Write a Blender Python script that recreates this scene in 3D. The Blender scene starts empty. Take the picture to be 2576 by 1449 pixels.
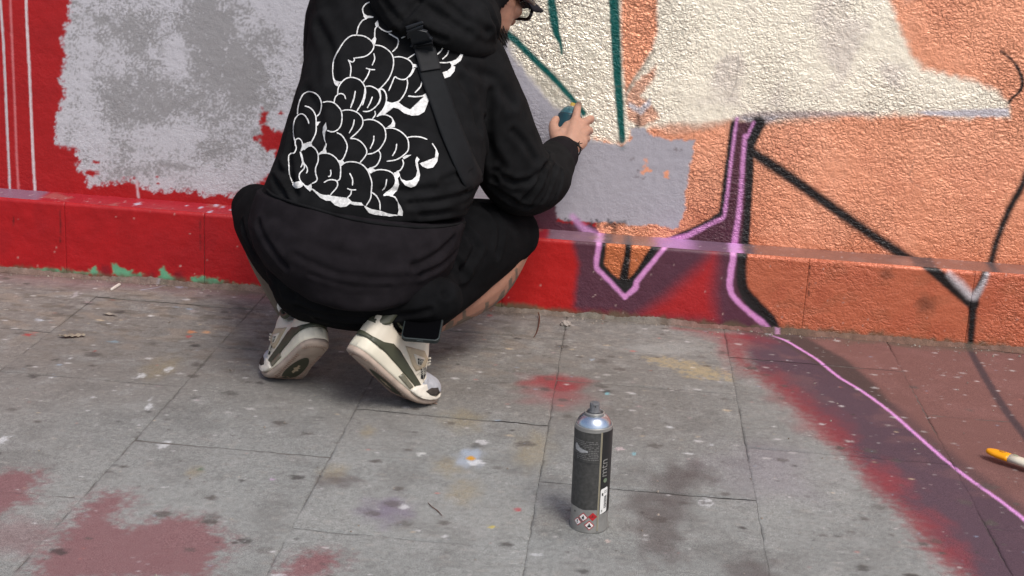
import bpy, bmesh, math, random
import numpy as np
from mathutils import Vector, Matrix
from mathutils.bvhtree import BVHTree
from mathutils.geometry import tessellate_polygon

# ------------------------------------------------------------------ camera, sky, sun, exposure
SC = bpy.context.scene
COL = SC.collection
CAM_H = 1.08                      # camera height above the pavement
FPX, CX, CY = 3600.0, 1288.0, 724.5   # focal length and centre, in units of a 2576 px wide picture

_vy = np.array([322.0, -1024.0, FPX]); _vy /= np.linalg.norm(_vy)
_s = .078
_vx = np.array([1.0, _s, (1024*_s-322)/FPX]); _vx /= np.linalg.norm(_vx)
_vz = np.cross(_vx, _vy)
ROT = np.stack([_vx, _vy, _vz], 1)          # world -> camera (x right, y down, z forward)

cam_data = bpy.data.cameras.new('camera')
cam = bpy.data.objects.new('camera', cam_data); COL.objects.link(cam)
cam_data.sensor_width = 36.0
cam_data.lens = FPX/2576*36.0
cam_data.clip_start = .05; cam_data.clip_end = 500
_m = Matrix.Identity(4)
_axes = (ROT[0], -ROT[1], -ROT[2])
for i in range(3):
    for j in range(3):
        _m[j][i] = float(_axes[i][j])
_m.translation = (0, 0, CAM_H)
cam.matrix_world = _m
SC.camera = cam

SUN_EL, SUN_AZ = math.radians(54), math.radians(148)   # azimuth clockwise from +Y (the wall side)
world = bpy.data.worlds.new('World'); SC.world = world
world.use_nodes = True
wn = world.node_tree.nodes; wl = world.node_tree.links
wn.clear()
w_out = wn.new('ShaderNodeOutputWorld'); w_bg = wn.new('ShaderNodeBackground'); w_sky = wn.new('ShaderNodeTexSky')
w_sky.sky_type = 'NISHITA'; w_sky.sun_disc = False
w_sky.sun_elevation = SUN_EL; w_sky.sun_rotation = SUN_AZ
w_sky.air_density = 1.0; w_sky.dust_density = 3.0; w_sky.ozone_density = 1.0
w_bg.inputs['Strength'].default_value = .12
wl.new(w_sky.outputs['Color'], w_bg.inputs['Color']); wl.new(w_bg.outputs['Background'], w_out.inputs['Surface'])

sun_data = bpy.data.lights.new('sun', 'SUN'); sun = bpy.data.objects.new('sun', sun_data); COL.objects.link(sun)
sun_data.energy = 2.0; sun_data.angle = math.radians(22); sun_data.color = (1, .975, .94)
_sd = Vector((math.sin(SUN_AZ)*math.cos(SUN_EL), math.cos(SUN_AZ)*math.cos(SUN_EL), math.sin(SUN_EL)))
sun.rotation_euler = _sd.to_track_quat('Z', 'Y').to_euler()
sun.location = _sd*12

SC.view_settings.view_transform = 'Standard'
SC.view_settings.look = 'None'
SC.view_settings.exposure = 0.30
SC.view_settings.gamma = 1.0
SC.view_settings.use_curve_mapping = False

# ------------------------------------------------------------------ measuring helpers
YW = 3.60        # face of the upper wall
YP = 3.515       # face of the plinth
ZL = .197        # top of the plinth

def ray(u, v):
    return ROT.T @ np.array([(u-CX)/FPX, (v-CY)/FPX, 1.0])
def at(u, v, Y):
    d = ray(u, v); p = d*(Y/d[1]); p[2] += CAM_H
    return Vector(p)
def gr(u, v, z=0.0):
    d = ray(u, v); p = d*((z-CAM_H)/d[2]); p[2] += CAM_H
    return Vector(p)
def W(pts): return [(p.x, p.z) for p in (at(u, v, YW) for u, v in pts)]
def Pf(pts): return [(p.x, p.z) for p in (at(u, v, YP) for u, v in pts)]
def Lg(pts): return [(p.x, p.y) for p in (gr(u, v, ZL) for u, v in pts)]
def G(pts): return [(p.x, p.y) for p in (gr(u, v) for u, v in pts)]

def S(r, g, b):
    c = np.array([r, g, b], float)/255
    return np.where(c <= .04045, c/12.92, ((c+.055)/1.055)**2.4)

# ------------------------------------------------------------------ noise
def _hash(ix, iy, seed):
    h = (ix.astype(np.int64)*374761393 + iy.astype(np.int64)*668265263 + seed*974634777) & 0xffffffff
    h = ((h ^ (h >> 13))*1274126177) & 0xffffffff
    h = ((h ^ (h >> 16))*2246822519) & 0xffffffff
    return ((h ^ (h >> 15)) & 0xffff)/65535.0
def noise(x, y, seed=0):
    ix = np.floor(x); iy = np.floor(y); fx = x-ix; fy = y-iy
    ux = fx*fx*fx*(fx*(fx*6-15)+10); uy = fy*fy*fy*(fy*(fy*6-15)+10)
    def gd(dx, dy):
        a = _hash(ix+dx, iy+dy, seed)*2*np.pi
        return np.cos(a)*(fx-dx)+np.sin(a)*(fy-dy)
    n0 = gd(0, 0)*(1-ux)+gd(1, 0)*ux
    n1 = gd(0, 1)*(1-ux)+gd(1, 1)*ux
    return (n0*(1-uy)+n1*uy)*1.5
def fbm(x, y, sc, octv=4, seed=0, gain=.5):
    r = 0; a = 1; t = 0
    for i in range(octv):
        r = r+a*noise(x*sc+i*17.3, y*sc-i*9.1, seed+i); t += a; a *= gain; sc *= 2.03
    return r/t
def sstep(a, b, x):
    t = np.clip((x-a)/(b-a), 0, 1); return t*t*(3-2*t)

# ------------------------------------------------------------------ painted surface: a raster in metres sampled by mesh vertices
class Paint:
    def __init__(self, x0, x1, y0, y1, st, seed=0):
        self.x0, self.y0, self.st = x0, y0, st
        self.w = int(round((x1-x0)/st))+1; self.h = int(round((y1-y0)/st))+1
        self.X, self.Y = np.meshgrid(x0+np.arange(self.w)*st, y0+np.arange(self.h)*st)
        self.c = np.zeros((self.h, self.w, 3)); self.metal = np.zeros((self.h, self.w))
        self.rel = np.zeros((self.h, self.w)); self.rough = np.full((self.h, self.w), .6)
        self.jn = fbm(self.X, self.Y, 60, 4, seed+50)      # edge raggedness
        self.jl = fbm(self.X, self.Y, 14, 3, seed+60)
        self.jf = fbm(self.X, self.Y, 170, 3, seed+70)     # fine grain
    def box(self, bx):
        i0 = max(0, int((bx[0]-self.x0)/self.st)); i1 = min(self.w, int((bx[1]-self.x0)/self.st)+2)
        j0 = max(0, int((bx[2]-self.y0)/self.st)); j1 = min(self.h, int((bx[3]-self.y0)/self.st)+2)
        if i1 <= i0 or j1 <= j0: return None
        return (slice(j0, j1), slice(i0, i1))
    def _sdf(self, pts, sl):
        X = self.X[sl]; Y = self.Y[sl]; d = np.full(X.shape, 1e9); ins = np.zeros(X.shape, bool)
        n = len(pts)
        for i in range(n):
            ax, ay = pts[i]; bx, by = pts[(i+1) % n]
            ex, ey = bx-ax, by-ay
            t = np.clip(((X-ax)*ex+(Y-ay)*ey)/(ex*ex+ey*ey+1e-18), 0, 1)
            d = np.minimum(d, np.hypot(X-ax-t*ex, Y-ay-t*ey))
            if ay != by:
                cr = ((ay > Y) != (by > Y)) & (X < ex*(Y-ay)/(by-ay)+ax)
                ins ^= cr
        return np.where(ins, -d, d)
    def _dl(self, pts, ws, sl):
        X = self.X[sl]; Y = self.Y[sl]; d = np.full(X.shape, 1e9)
        for i in range(len(pts)-1):
            ax, ay = pts[i]; bx, by = pts[i+1]; ex, ey = bx-ax, by-ay
            t = np.clip(((X-ax)*ex+(Y-ay)*ey)/(ex*ex+ey*ey+1e-18), 0, 1)
            r = ws[i]*(1-t)+ws[i+1]*t
            d = np.minimum(d, np.hypot(X-ax-t*ex, Y-ay-t*ey)-r)
        return d
    def put(self, sl, m, col, metal=None, rel=None, rough=None):
        m3 = m[..., None]
        self.c[sl] = self.c[sl]*(1-m3)+np.asarray(col)*m3
        if metal is not None: self.metal[sl] = self.metal[sl]*(1-m)+metal*m
        if rel is not None: self.rel[sl] = self.rel[sl]*(1-m)+rel*m
        if rough is not None: self.rough[sl] = self.rough[sl]*(1-m)+rough*m
    def poly(self, pts, col, soft=.003, jag=.004, jl=0., dry=0., op=1., **k):
        xs = [p[0] for p in pts]; ys = [p[1] for p in pts]; mg = soft*3+jag*3+jl*3+dry*2
        sl = self.box((min(xs)-mg, max(xs)+mg, min(ys)-mg, max(ys)+mg))
        if sl is None: return
        d = self._sdf(pts, sl)+self.jn[sl]*jag*2+self.jl[sl]*jl*2
        m = 1-sstep(-soft, soft, d)
        if dry: m *= 1-sstep(-dry, 0, d)*sstep(-.25, .25, self.jf[sl]+self.jn[sl]*.6)
        self.put(sl, m*op, col, **k)
    def line(self, pts, w, col, soft=.003, jag=.001, op=1., **k):
        n = len(pts)
        ws = [w/2]*n if np.isscalar(w) else list(np.interp(np.linspace(0, 1, n), np.linspace(0, 1, len(w)), np.array(w)/2))
        pts, ws = smooth2(pts, ws)
        xs = [p[0] for p in pts]; ys = [p[1] for p in pts]; mg = max(ws)+soft*3+jag*3
        sl = self.box((min(xs)-mg, max(xs)+mg, min(ys)-mg, max(ys)+mg))
        if sl is None: return
        d = self._dl(pts, ws, sl)+self.jn[sl]*jag*2
        self.put(sl, (1-sstep(-soft, soft, d))*op, col, **k)
    def spot(self, x, y, rx, ry, col, soft=.3, jag=.35, op=1., seed=0, grain=0., **k):
        R = max(rx, ry)*1.8
        sl = self.box((x-R, x+R, y-R, y+R))
        if sl is None: return
        X = self.X[sl]; Y = self.Y[sl]
        d = np.hypot((X-x)/rx, (Y-y)/ry)+jag*noise((X-x)/rx*1.3+seed*7.1, (Y-y)/ry*1.3+seed*3.3, seed)
        m = 1-sstep(1-soft, 1+soft, d)
        if grain: m = m*(1-grain*sstep(-.3, .3, self.jf[sl]))
        self.put(sl, m*op, col, **k)
    def sample(self, x, y, *chs):
        # mirrored outside the raster
        def idx(a, n):
            a = np.abs(a); p = 2*(n-1); a = np.mod(a, p); return np.where(a > n-1, p-a, a)
        fx = idx((x-self.x0)/self.st, self.w); fy = idx((y-self.y0)/self.st, self.h)
        i = np.clip(np.floor(fx).astype(int), 0, self.w-2); j = np.clip(np.floor(fy).astype(int), 0, self.h-2)
        a = fx-i; b = fy-j; out = []
        for ch in chs:
            A = a[:, None] if ch.ndim == 3 else a; B = b[:, None] if ch.ndim == 3 else b
            out.append((ch[j, i]*(1-A)+ch[j, i+1]*A)*(1-B)+(ch[j+1, i]*(1-A)+ch[j+1, i+1]*A)*B)
        return out

def smooth2(pts, ws, k=5):
    """Catmull-Rom through 2-D points"""
    if len(pts) < 3: return pts, ws
    P = np.array(pts, float); w = np.array(ws, float)
    P = np.vstack([2*P[0]-P[1], P, 2*P[-1]-P[-2]]); w = np.concatenate([[w[0]], w, [w[-1]]])
    o = []; ow = []
    for i in range(1, len(P)-2):
        for t in np.arange(k)/k:
            o.append(.5*((2*P[i])+(-P[i-1]+P[i+1])*t+(2*P[i-1]-5*P[i]+4*P[i+1]-P[i+2])*t*t+(-P[i-1]+3*P[i]-3*P[i+1]+P[i+2])*t**3))
            ow.append(w[i]*(1-t)+w[i+1]*t)
    o.append(P[-2]); ow.append(w[-2])
    return [tuple(p) for p in o], ow

# ------------------------------------------------------------------ materials
def mat(name, col=(.5, .5, .5), rough=.6, metal=0., spec=.5, nscale=0., namp=0., bscale=0., bstr=0., bdist=.002, coat=0.):
    m = bpy.data.materials.new(name); m.use_nodes = True
    nt = m.node_tree; b = nt.nodes['Principled BSDF']
    b.inputs['Base Color'].default_value = (*col, 1); b.inputs['Roughness'].default_value = rough
    b.inputs['Metallic'].default_value = metal; b.inputs['Specular IOR Level'].default_value = spec
    if coat: b.inputs['Coat Weight'].default_value = coat; b.inputs['Coat Roughness'].default_value = .1
    tc = nt.nodes.new('ShaderNodeTexCoord')
    if namp:
        n = nt.nodes.new('ShaderNodeTexNoise'); n.inputs['Scale'].default_value = nscale; n.inputs['Detail'].default_value = 6
        r = nt.nodes.new('ShaderNodeValToRGB')
        r.color_ramp.elements[0].position = .3; r.color_ramp.elements[1].position = .7
        r.color_ramp.elements[0].color = (*[c*(1-namp) for c in col], 1); r.color_ramp.elements[1].color = (*[min(1, c*(1+namp)) for c in col], 1)
        nt.links.new(tc.outputs['Object'], n.inputs['Vector']); nt.links.new(n.outputs['Fac'], r.inputs['Fac'])
        nt.links.new(r.outputs['Color'], b.inputs['Base Color'])
    if bstr:
        n = nt.nodes.new('ShaderNodeTexNoise'); n.inputs['Scale'].default_value = bscale; n.inputs['Detail'].default_value = 4
        bp = nt.nodes.new('ShaderNodeBump'); bp.inputs['Strength'].default_value = bstr; bp.inputs['Distance'].default_value = bdist
        nt.links.new(tc.outputs['Object'], n.inputs['Vector']); nt.links.new(n.outputs['Fac'], bp.inputs['Height'])
        nt.links.new(bp.outputs['Normal'], b.inputs['Normal'])
    return m

def cloth(name, col, scale=1400, bstr=.35):
    m = mat(name, col, .92, 0, .06, 30, .25, scale, bstr, .0008)
    b = m.node_tree.nodes['Principled BSDF']
    return m

def paint_material(name, kind):
    """paint kept per vertex (colour, metallic flake, relief, gloss) + procedural grain and relief"""
    m = bpy.data.materials.new(name); m.use_nodes = True
    nt = m.node_tree; N = nt.nodes; L = nt.links; b = N['Principled BSDF']
    tc = N.new('ShaderNodeTexCoord')
    ac = N.new('ShaderNodeAttribute'); ac.attribute_name = 'paint'
    ax = N.new('ShaderNodeAttribute'); ax.attribute_name = 'finish'      # r metal, g relief, b roughness
    sx = N.new('ShaderNodeSeparateColor'); L.new(ax.outputs['Color'], sx.inputs['Color'])
    gn = N.new('ShaderNodeTexNoise'); gn.inputs['Scale'].default_value = 620 if kind == 'ground' else 300; gn.inputs['Detail'].default_value = 5; gn.inputs['Roughness'].default_value = .65
    L.new(tc.outputs['Object'], gn.inputs['Vector'])
    mr = N.new('ShaderNodeMapRange'); mr.inputs['From Min'].default_value = .3; mr.inputs['From Max'].default_value = .7
    a = .62 if kind == 'ground' else .1
    mr.inputs['To Min'].default_value = 1-a; mr.inputs['To Max'].default_value = 1+a
    L.new(gn.outputs['Fac'], mr.inputs['Value'])
    mx = N.new('ShaderNodeVectorMath'); mx.operation = 'SCALE'
    L.new(ac.outputs['Color'], mx.inputs[0]); L.new(mr.outputs['Result'], mx.inputs['Scale'])
    L.new(mx.outputs['Vector'], b.inputs['Base Color'])
    L.new(sx.outputs['Red'], b.inputs['Metallic']); L.new(sx.outputs['Blue'], b.inputs['Roughness'])
    b.inputs['Specular IOR Level'].default_value = .4 if kind == 'wall' else .25
    if kind == 'wall':
        # lumpy stucco: warped cells + noise
        wn_ = N.new('ShaderNodeTexNoise'); wn_.inputs['Scale'].default_value = 55; wn_.inputs['Detail'].default_value = 3
        L.new(tc.outputs['Object'], wn_.inputs['Vector'])
        wsub = N.new('ShaderNodeVectorMath'); wsub.operation = 'MULTIPLY_ADD'
        wsub.inputs[1].default_value = (.022, .022, .022)
        L.new(wn_.outputs['Color'], wsub.inputs[0]); L.new(tc.outputs['Object'], wsub.inputs[2])
        vo = N.new('ShaderNodeTexVoronoi'); vo.feature = 'SMOOTH_F1'; vo.inputs['Scale'].default_value = 92; vo.inputs['Smoothness'].default_value = .35
        st_ = N.new('ShaderNodeMapping'); st_.inputs['Scale'].default_value = (.82, 1, 1.18); st_.inputs['Rotation'].default_value = (0, .25, 0)
        L.new(wsub.outputs['Vector'], st_.inputs['Vector']); L.new(st_.outputs['Vector'], vo.inputs['Vector'])
        n2 = N.new('ShaderNodeTexNoise'); n2.inputs['Scale'].default_value = 150; n2.inputs['Detail'].default_value = 3; n2.inputs['Roughness'].default_value = .5
        L.new(tc.outputs['Object'], n2.inputs['Vector'])
        # long shallow creases between flat lumps
        cm_ = N.new('ShaderNodeMapping'); cm_.inputs['Scale'].default_value = (.72, 1, 1.35); cm_.inputs['Rotation'].default_value = (0, -.2, 0)
        L.new(wsub.outputs['Vector'], cm_.inputs['Vector'])
        cn = N.new('ShaderNodeTexNoise'); cn.inputs['Scale'].default_value = 62; cn.inputs['Detail'].default_value = 2.5; cn.inputs['Roughness'].default_value = .5
        L.new(cm_.outputs['Vector'], cn.inputs['Vector'])
        cs = N.new('ShaderNodeMath'); cs.operation = 'SUBTRACT'; cs.inputs[1].default_value = .5; L.new(cn.outputs['Fac'], cs.inputs[0])
        ca = N.new('ShaderNodeMath'); ca.operation = 'ABSOLUTE'; L.new(cs.outputs['Value'], ca.inputs[0])
        ck = N.new('ShaderNodeMath'); ck.operation = 'MULTIPLY'; ck.inputs[1].default_value = 15.0; ck.use_clamp = True; L.new(ca.outputs['Value'], ck.inputs[0])
        vs = N.new('ShaderNodeMath'); vs.operation = 'MULTIPLY_ADD'; vs.inputs[1].default_value = -.55
        L.new(vo.outputs['Distance'], vs.inputs[0]); L.new(n2.outputs['Fac'], vs.inputs[2])
        hh = N.new('ShaderNodeMath'); hh.operation = 'MULTIPLY_ADD'; hh.inputs[1].default_value = .42
        L.new(ck.outputs['Value'], hh.inputs[0]); L.new(vs.outputs['Value'], hh.inputs[2])
        bp = N.new('ShaderNodeBump'); bp.inputs['Distance'].default_value = .0066
        pn = N.new('ShaderNodeTexNoise'); pn.inputs['Scale'].default_value = 4.5; pn.inputs['Detail'].default_value = 4
        L.new(tc.outputs['Object'], pn.inputs['Vector'])
        pr = N.new('ShaderNodeMapRange'); pr.inputs['From Min'].default_value = .32; pr.inputs['From Max'].default_value = .68; pr.inputs['To Min'].default_value = .25; pr.inputs['To Max'].default_value = 1.2
        L.new(pn.outputs['Fac'], pr.inputs['Value'])
        pm = N.new('ShaderNodeMath'); pm.operation = 'MULTIPLY'
        L.new(pr.outputs['Result'], pm.inputs[0]); L.new(sx.outputs['Green'], pm.inputs[1])
        L.new(pm.outputs['Value'], bp.inputs['Strength']); L.new(hh.outputs['Value'], bp.inputs['Height'])
        L.new(bp.outputs['Normal'], b.inputs['Normal'])
    else:
        bp = N.new('ShaderNodeBump'); bp.inputs['Distance'].default_value = .0016; bp.inputs['Strength'].default_value = .55
        n2 = N.new('ShaderNodeTexNoise'); n2.inputs['Scale'].default_value = 240; n2.inputs['Detail'].default_value = 6; n2.inputs['Roughness'].default_value = .7
        L.new(tc.outputs['Object'], n2.inputs['Vector']); L.new(n2.outputs['Fac'], bp.inputs['Height'])
        L.new(bp.outputs['Normal'], b.inputs['Normal'])
    return m

# ------------------------------------------------------------------ mesh helpers
def tag(o, label=None, cat=None, group=None, kind=None):
    if label: o['label'] = label
    if cat: o['category'] = cat
    if group: o['group'] = group
    if kind: o['kind'] = kind
    return o
def empty(name, loc=(0, 0, 0)):
    o = bpy.data.objects.new(name, None); COL.objects.link(o); o.location = loc; o.empty_display_size = .1
    return o
def obj_from(name, V, F, material, parent=None, smooth=True):
    me = bpy.data.meshes.new(name)
    me.from_pydata([tuple(v) for v in V], [], [tuple(f) for f in F]); me.update()
    return obj_mesh(name, me, material, parent, smooth)
def obj_mesh(name, me, material, parent=None, smooth=True):
    if material: me.materials.append(material)
    if smooth: me.polygons.foreach_set('use_smooth', [True]*len(me.polygons))
    o = bpy.data.objects.new(name, me); COL.objects.link(o)
    if parent is not None: attach(o, parent)
    return o
def world_of(o):
    m = o.matrix_basis.copy()
    return m if o.parent is None else world_of(o.parent) @ o.matrix_parent_inverse @ m
def attach(o, parent):
    o.parent = parent; o.matrix_parent_inverse = world_of(parent).inverted()
def grid_mesh(name, V, nx, ny, flip=False):
    """V: (ny*nx,3) row-major quads"""
    i = np.arange(nx-1)[None, :]+np.arange(ny-1)[:, None]*nx
    q = np.stack([i, i+1, i+1+nx, i+nx], -1).reshape(-1, 4)
    if flip: q = q[:, ::-1]
    me = bpy.data.meshes.new(name)
    me.vertices.add(len(V)); me.vertices.foreach_set('co', np.asarray(V, np.float32).ravel())
    nf = len(q); me.loops.add(nf*4); me.loops.foreach_set('vertex_index', q.astype(np.int32).ravel())
    me.polygons.add(nf); me.polygons.foreach_set('loop_start', np.arange(0, nf*4, 4, dtype=np.int32))
    me.update(calc_edges=True); me.validate()
    me.polygons.foreach_set('use_smooth', np.ones(nf, bool))
    return me
def set_paint(me, c, metal, rel, rough):
    n = len(me.vertices)
    a = me.attributes.new('paint', 'FLOAT_COLOR', 'POINT'); d = np.ones((n, 4), np.float32); d[:, :3] = np.clip(c, 0, 1); a.data.foreach_set('color', d.ravel())
    a = me.attributes.new('finish', 'FLOAT_COLOR', 'POINT'); d = np.ones((n, 4), np.float32)
    d[:, 0] = metal; d[:, 1] = rel; d[:, 2] = rough; a.data.foreach_set('color', np.clip(d, 0, 1).ravel())

class Geo:
    def __init__(self): self.V = []; self.F = []
    def add(self, V, F):
        o = len(self.V); self.V += [tuple(v) for v in V]; self.F += [tuple(i+o for i in f) for f in F]; return self
    def tube(self, pts, rad, n=12, k=4, caps=True, flat=None):
        """tapered tube through points; rad numbers or (a,b); flat = direction of the b radius"""
        P = [Vector(p) for p in pts]
        R = [(r, r) if np.isscalar(r) else tuple(r) for r in rad] if not np.isscalar(rad) else [(rad, rad)]*len(P)
        if len(P) > 2 and k > 1:
            A = np.array([[*p, *r] for p, r in zip(P, R)])
            A = np.vstack([2*A[0]-A[1], A, 2*A[-1]-A[-2]]); o = []
            for i in range(1, len(A)-2):
                for t in np.arange(k)/k:
                    o.append(.5*((2*A[i])+(-A[i-1]+A[i+1])*t+(2*A[i-1]-5*A[i]+4*A[i+1]-A[i+2])*t*t+(-A[i-1]+3*A[i]-3*A[i+1]+A[i+2])*t**3))
            o.append(A[-2]); P = [Vector(a[:3]) for a in o]; R = [(abs(a[3]), abs(a[4])) for a in o]
        T = [(P[min(i+1, len(P)-1)]-P[max(i-1, 0)]).normalized() for i in range(len(P))]
        if caps:
            for e in (0, -1):
                pass
            rs = R[0]; re = R[-1]; t0 = T[0]; t1 = T[-1]; p0 = P[0]; p1 = P[-1]
            pre = [(p0-t0*min(rs)*math.sin(a), (rs[0]*math.cos(a), rs[1]*math.cos(a)), t0) for a in (1.45, 1.1, .6)]
            post = [(p1+t1*min(re)*math.sin(a), (re[0]*math.cos(a), re[1]*math.cos(a)), t1) for a in (.6, 1.1, 1.45)]
            P = [q[0] for q in pre]+P+[q[0] for q in post]; R = [q[1] for q in pre]+R+[q[1] for q in post]; T = [q[2] for q in pre]+T+[q[2] for q in post]
        up = Vector(flat) if flat is not None else (Vector((0, 0, 1)) if abs(T[0].z) < .9 else Vector((0, 1, 0)))
        V = []; F = []
        for p, r, t in zip(P, R, T):
            b = (up-t*up.dot(t)).normalized(); a = t.cross(b)
            if flat is None: up = b
            for j in range(n):
                an = 2*math.pi*j/n; V.append(p+a*r[0]*math.cos(an)+b*r[1]*math.sin(an))
        for i in range(len(P)-1):
            for j in range(n):
                j2 = (j+1) % n; F.append((i*n+j, i*n+j2, (i+1)*n+j2, (i+1)*n+j))
        F.append(tuple(reversed(range(n)))); F.append(tuple(range((len(P)-1)*n, len(P)*n)))
        return self.add(V, F)
    def ell(self, c, r, axes=None, n=16):
        V = []; F = []; c = Vector(c)
        A = axes or (Vector((1, 0, 0)), Vector((0, 1, 0)), Vector((0, 0, 1)))
        for i in range(n+1):
            th = math.pi*i/n; th = min(max(th, .02), math.pi-.02)
            for j in range(2*n):
                ph = math.pi*j/n
                V.append(c+A[0]*r[0]*math.sin(th)*math.cos(ph)+A[1]*r[1]*math.sin(th)*math.sin(ph)+A[2]*r[2]*math.cos(th))
        m = 2*n
        for i in range(n):
            for j in range(m): F.append((i*m+j, (i+1)*m+j, (i+1)*m+(j+1) % m, i*m+(j+1) % m))
        F.append(tuple(range(m))); F.append(tuple(reversed(range(n*m, n*m+m))))
        return self.add(V, F)
    def loft(self, rings, closed=True, caps=True):
        n = len(rings[0]); V = [p for r in rings for p in r]; F = []
        for i in range(len(rings)-1):
            for j in range(n if closed else n-1):
                j2 = (j+1) % n; F.append((i*n+j, i*n+j2, (i+1)*n+j2, (i+1)*n+j))
        if caps: F.append(tuple(reversed(range(n)))); F.append(tuple(range((len(rings)-1)*n, len(rings)*n)))
        return self.add(V, F)
    def box(self, c, d, M=None):
        V = []
        for x in (-1, 1):
            for y in (-1, 1):
                for z in (-1, 1):
                    p = Vector((x*d[0]/2, y*d[1]/2, z*d[2]/2))
                    if M is not None: p = M @ p
                    V.append(Vector(c)+p)
        return self.add(V, [(0, 1, 3, 2), (4, 6, 7, 5), (0, 4, 5, 1), (2, 3, 7, 6), (0, 2, 6, 4), (1, 5, 7, 3)])
    def lathe(self, prof, n=48, c=(0, 0, 0)):
        V = []; F = []
        for r, z in prof:
            for j in range(n):
                a = 2*math.pi*j/n; V.append((c[0]+r*math.cos(a), c[1]+r*math.sin(a), c[2]+z))
        for i in range(len(prof)-1):
            for j in range(n):
                j2 = (j+1) % n; F.append((i*n+j, i*n+j2, (i+1)*n+j2, (i+1)*n+j))
        return self.add(V, F)
    def xf(self, M):
        self.V = [tuple(M @ Vector(v)) for v in self.V]; return self
    def make(self, name, material, parent=None, smooth=True):
        return obj_from(name, self.V, self.F, material, parent, smooth)
    def fused(self, name, voxel, smooth=4, shape=None):
        """one continuous skin over everything added so far"""
        me = bpy.data.meshes.new('tmp'); me.from_pydata(self.V, [], self.F); me.update()
        bm = bmesh.new(); bm.from_mesh(me); bmesh.ops.recalc_face_normals(bm, faces=bm.faces); bm.to_mesh(me); bm.free()
        o = bpy.data.objects.new('tmp', me); COL.objects.link(o)
        r = o.modifiers.new('r', 'REMESH'); r.mode = 'VOXEL'; r.voxel_size = voxel; r.use_smooth_shade = True
        if smooth:
            s = o.modifiers.new('s', 'SMOOTH'); s.factor = .5; s.iterations = smooth
        dg = bpy.context.evaluated_depsgraph_get()
        out = bpy.data.meshes.new_from_object(o.evaluated_get(dg)); out.name = name
        bpy.data.objects.remove(o); bpy.data.meshes.remove(me)
        return out

def get_co(me):
    a = np.empty(len(me.vertices)*3, np.float32); me.vertices.foreach_get('co', a); return a.reshape(-1, 3).astype(float)
def get_no(me):
    a = np.empty(len(me.vertices)*3, np.float32); me.vertex_normals.foreach_get('vector', a); return a.reshape(-1, 3).astype(float)
def set_co(me, c):
    me.vertices.foreach_set('co', c.astype(np.float32).ravel()); me.update()

# ================================================================== THE WALL
M_WALL = paint_material('painted_stucco', 'wall')
M_GROUND = paint_material('painted_concrete', 'ground')

RED = S(157, 18, 21); LAVL = S(189, 186, 190); LAV = S(169, 165, 172); GREY = S(138, 135, 135); ORANGE = S(236, 160, 124); ORANGE_D = S(190, 102, 66)
SILVER = S(248, 237, 215); TEAL = S(8, 86, 80); MAROON = S(82, 44, 56); BLACK = S(30, 27, 27); PINK = S(212, 142, 198)

wp = Paint(-1.80, 1.30, .15, .98, .0025, 3)
A_ = slice(None)
wp.c[:] = RED*(1+.14*wp.jl[..., None]); wp.rel[:] = .16; wp.rough[:] = .5

# roller-grey patch behind the writer
lavp = [(176,-140),(172,0),(165,60),(150,108),(162,140),(146,195),(160,232),(138,288),(132,340),(146,372),(188,378),(196,402),(186,428),(212,442),(210,464),(226,474),
        (290,464),(335,455),(350,472),(395,486),(470,482),(492,478),(510,498),(545,494),(590,494),(640,470),(700,440),(900,470),(1150,560),(1350,556),(1405,552),(1460,470),(1480,330),(1420,200),(1300,60),(1260,-140)]
wp.poly(W(lavp), LAV, soft=.002, jag=.0055, jl=.003, dry=.016, rel=.22, rough=.5)
# thin grey mottling of the roller
X, Y = wp.X, wp.Y
lx, lz = W([(440, 180)])[0]
mot = fbm(X, Y, 9, 4, 11)+.55*fbm(X, Y, 40, 3, 12)
inp = np.exp(-(((X-lx)/.23)**2+((Y-lz)/.19)**2)**1.5)
fld = .55*mot+inp*.16-.17
for (u, v, ru, rv, k) in [(285,60,55,75,.22),(370,60,75,70,.2),(560,105,95,100,.34),(610,185,70,50,.2),(310,280,85,60,.3),(375,225,55,55,.24),(515,270,65,55,.24),(575,365,60,55,.22),(400,440,60,14,.16),(470,70,60,60,.16),(660,70,45,60,.12),(250,250,30,40,.1),(450,125,30,60,-.3),(520,225,60,22,-.25),(430,340,120,25,-.2),(215,150,25,160,-.25),(300,175,50,22,-.22)]:
    q = W([(u, v), (u+ru, v), (u, v-rv)])
    fld = fld+k*np.exp(-((X-q[0][0])/(q[1][0]-q[0][0]))**2-((Y-q[0][1])/(q[2][1]-q[0][1]))**2)
wp.put((A_, A_), 1.0*(X < lx+.40)*(wp.c[..., 0]/(wp.c[..., 2]+1e-6) < 1.3)*.8, LAVL*(1+.05*wp.jl[..., None]))
m = sstep(-.05, .06, fld+.62*wp.jf+.22*wp.jn)
dm = (wp.c[..., 0]/(wp.c[..., 2]+1e-6) < 1.3)      # only over the grey
wp.put((A_, A_), m*dm*.88*(1-sstep(lx+.34, lx+.42, X)), GREY, rough=.55)
for pts in ([(395,408),(425,400),(470,412),(500,420),(460,430),(410,425)], [(310,385),(325,380),(320,400)], [(440,385),(448,380),(446,395)]):
    wp.poly(W(pts), GREY, soft=.004, jag=.008, dry=.02, op=.8)
# red that shows through
wp.poly(W([(655,283),(662,272),(672,285),(676,318),(690,325),(740,330),(720,410),(690,400),(688,385),(662,372),(640,350),(636,342),(655,338)]), RED, soft=.002, jag=.007, dry=.008, rel=.16)
for (u, v, r) in [(706,284,6),(240,408,8),(228,436,16),(395,445,5),(398,462,4),(690,455,10)]:
    q = W([(u, v), (u+r, v)]); wp.spot(*q[0], q[1][0]-q[0][0], (q[1][0]-q[0][0])*.5, RED, jag=.8, seed=u)

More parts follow.
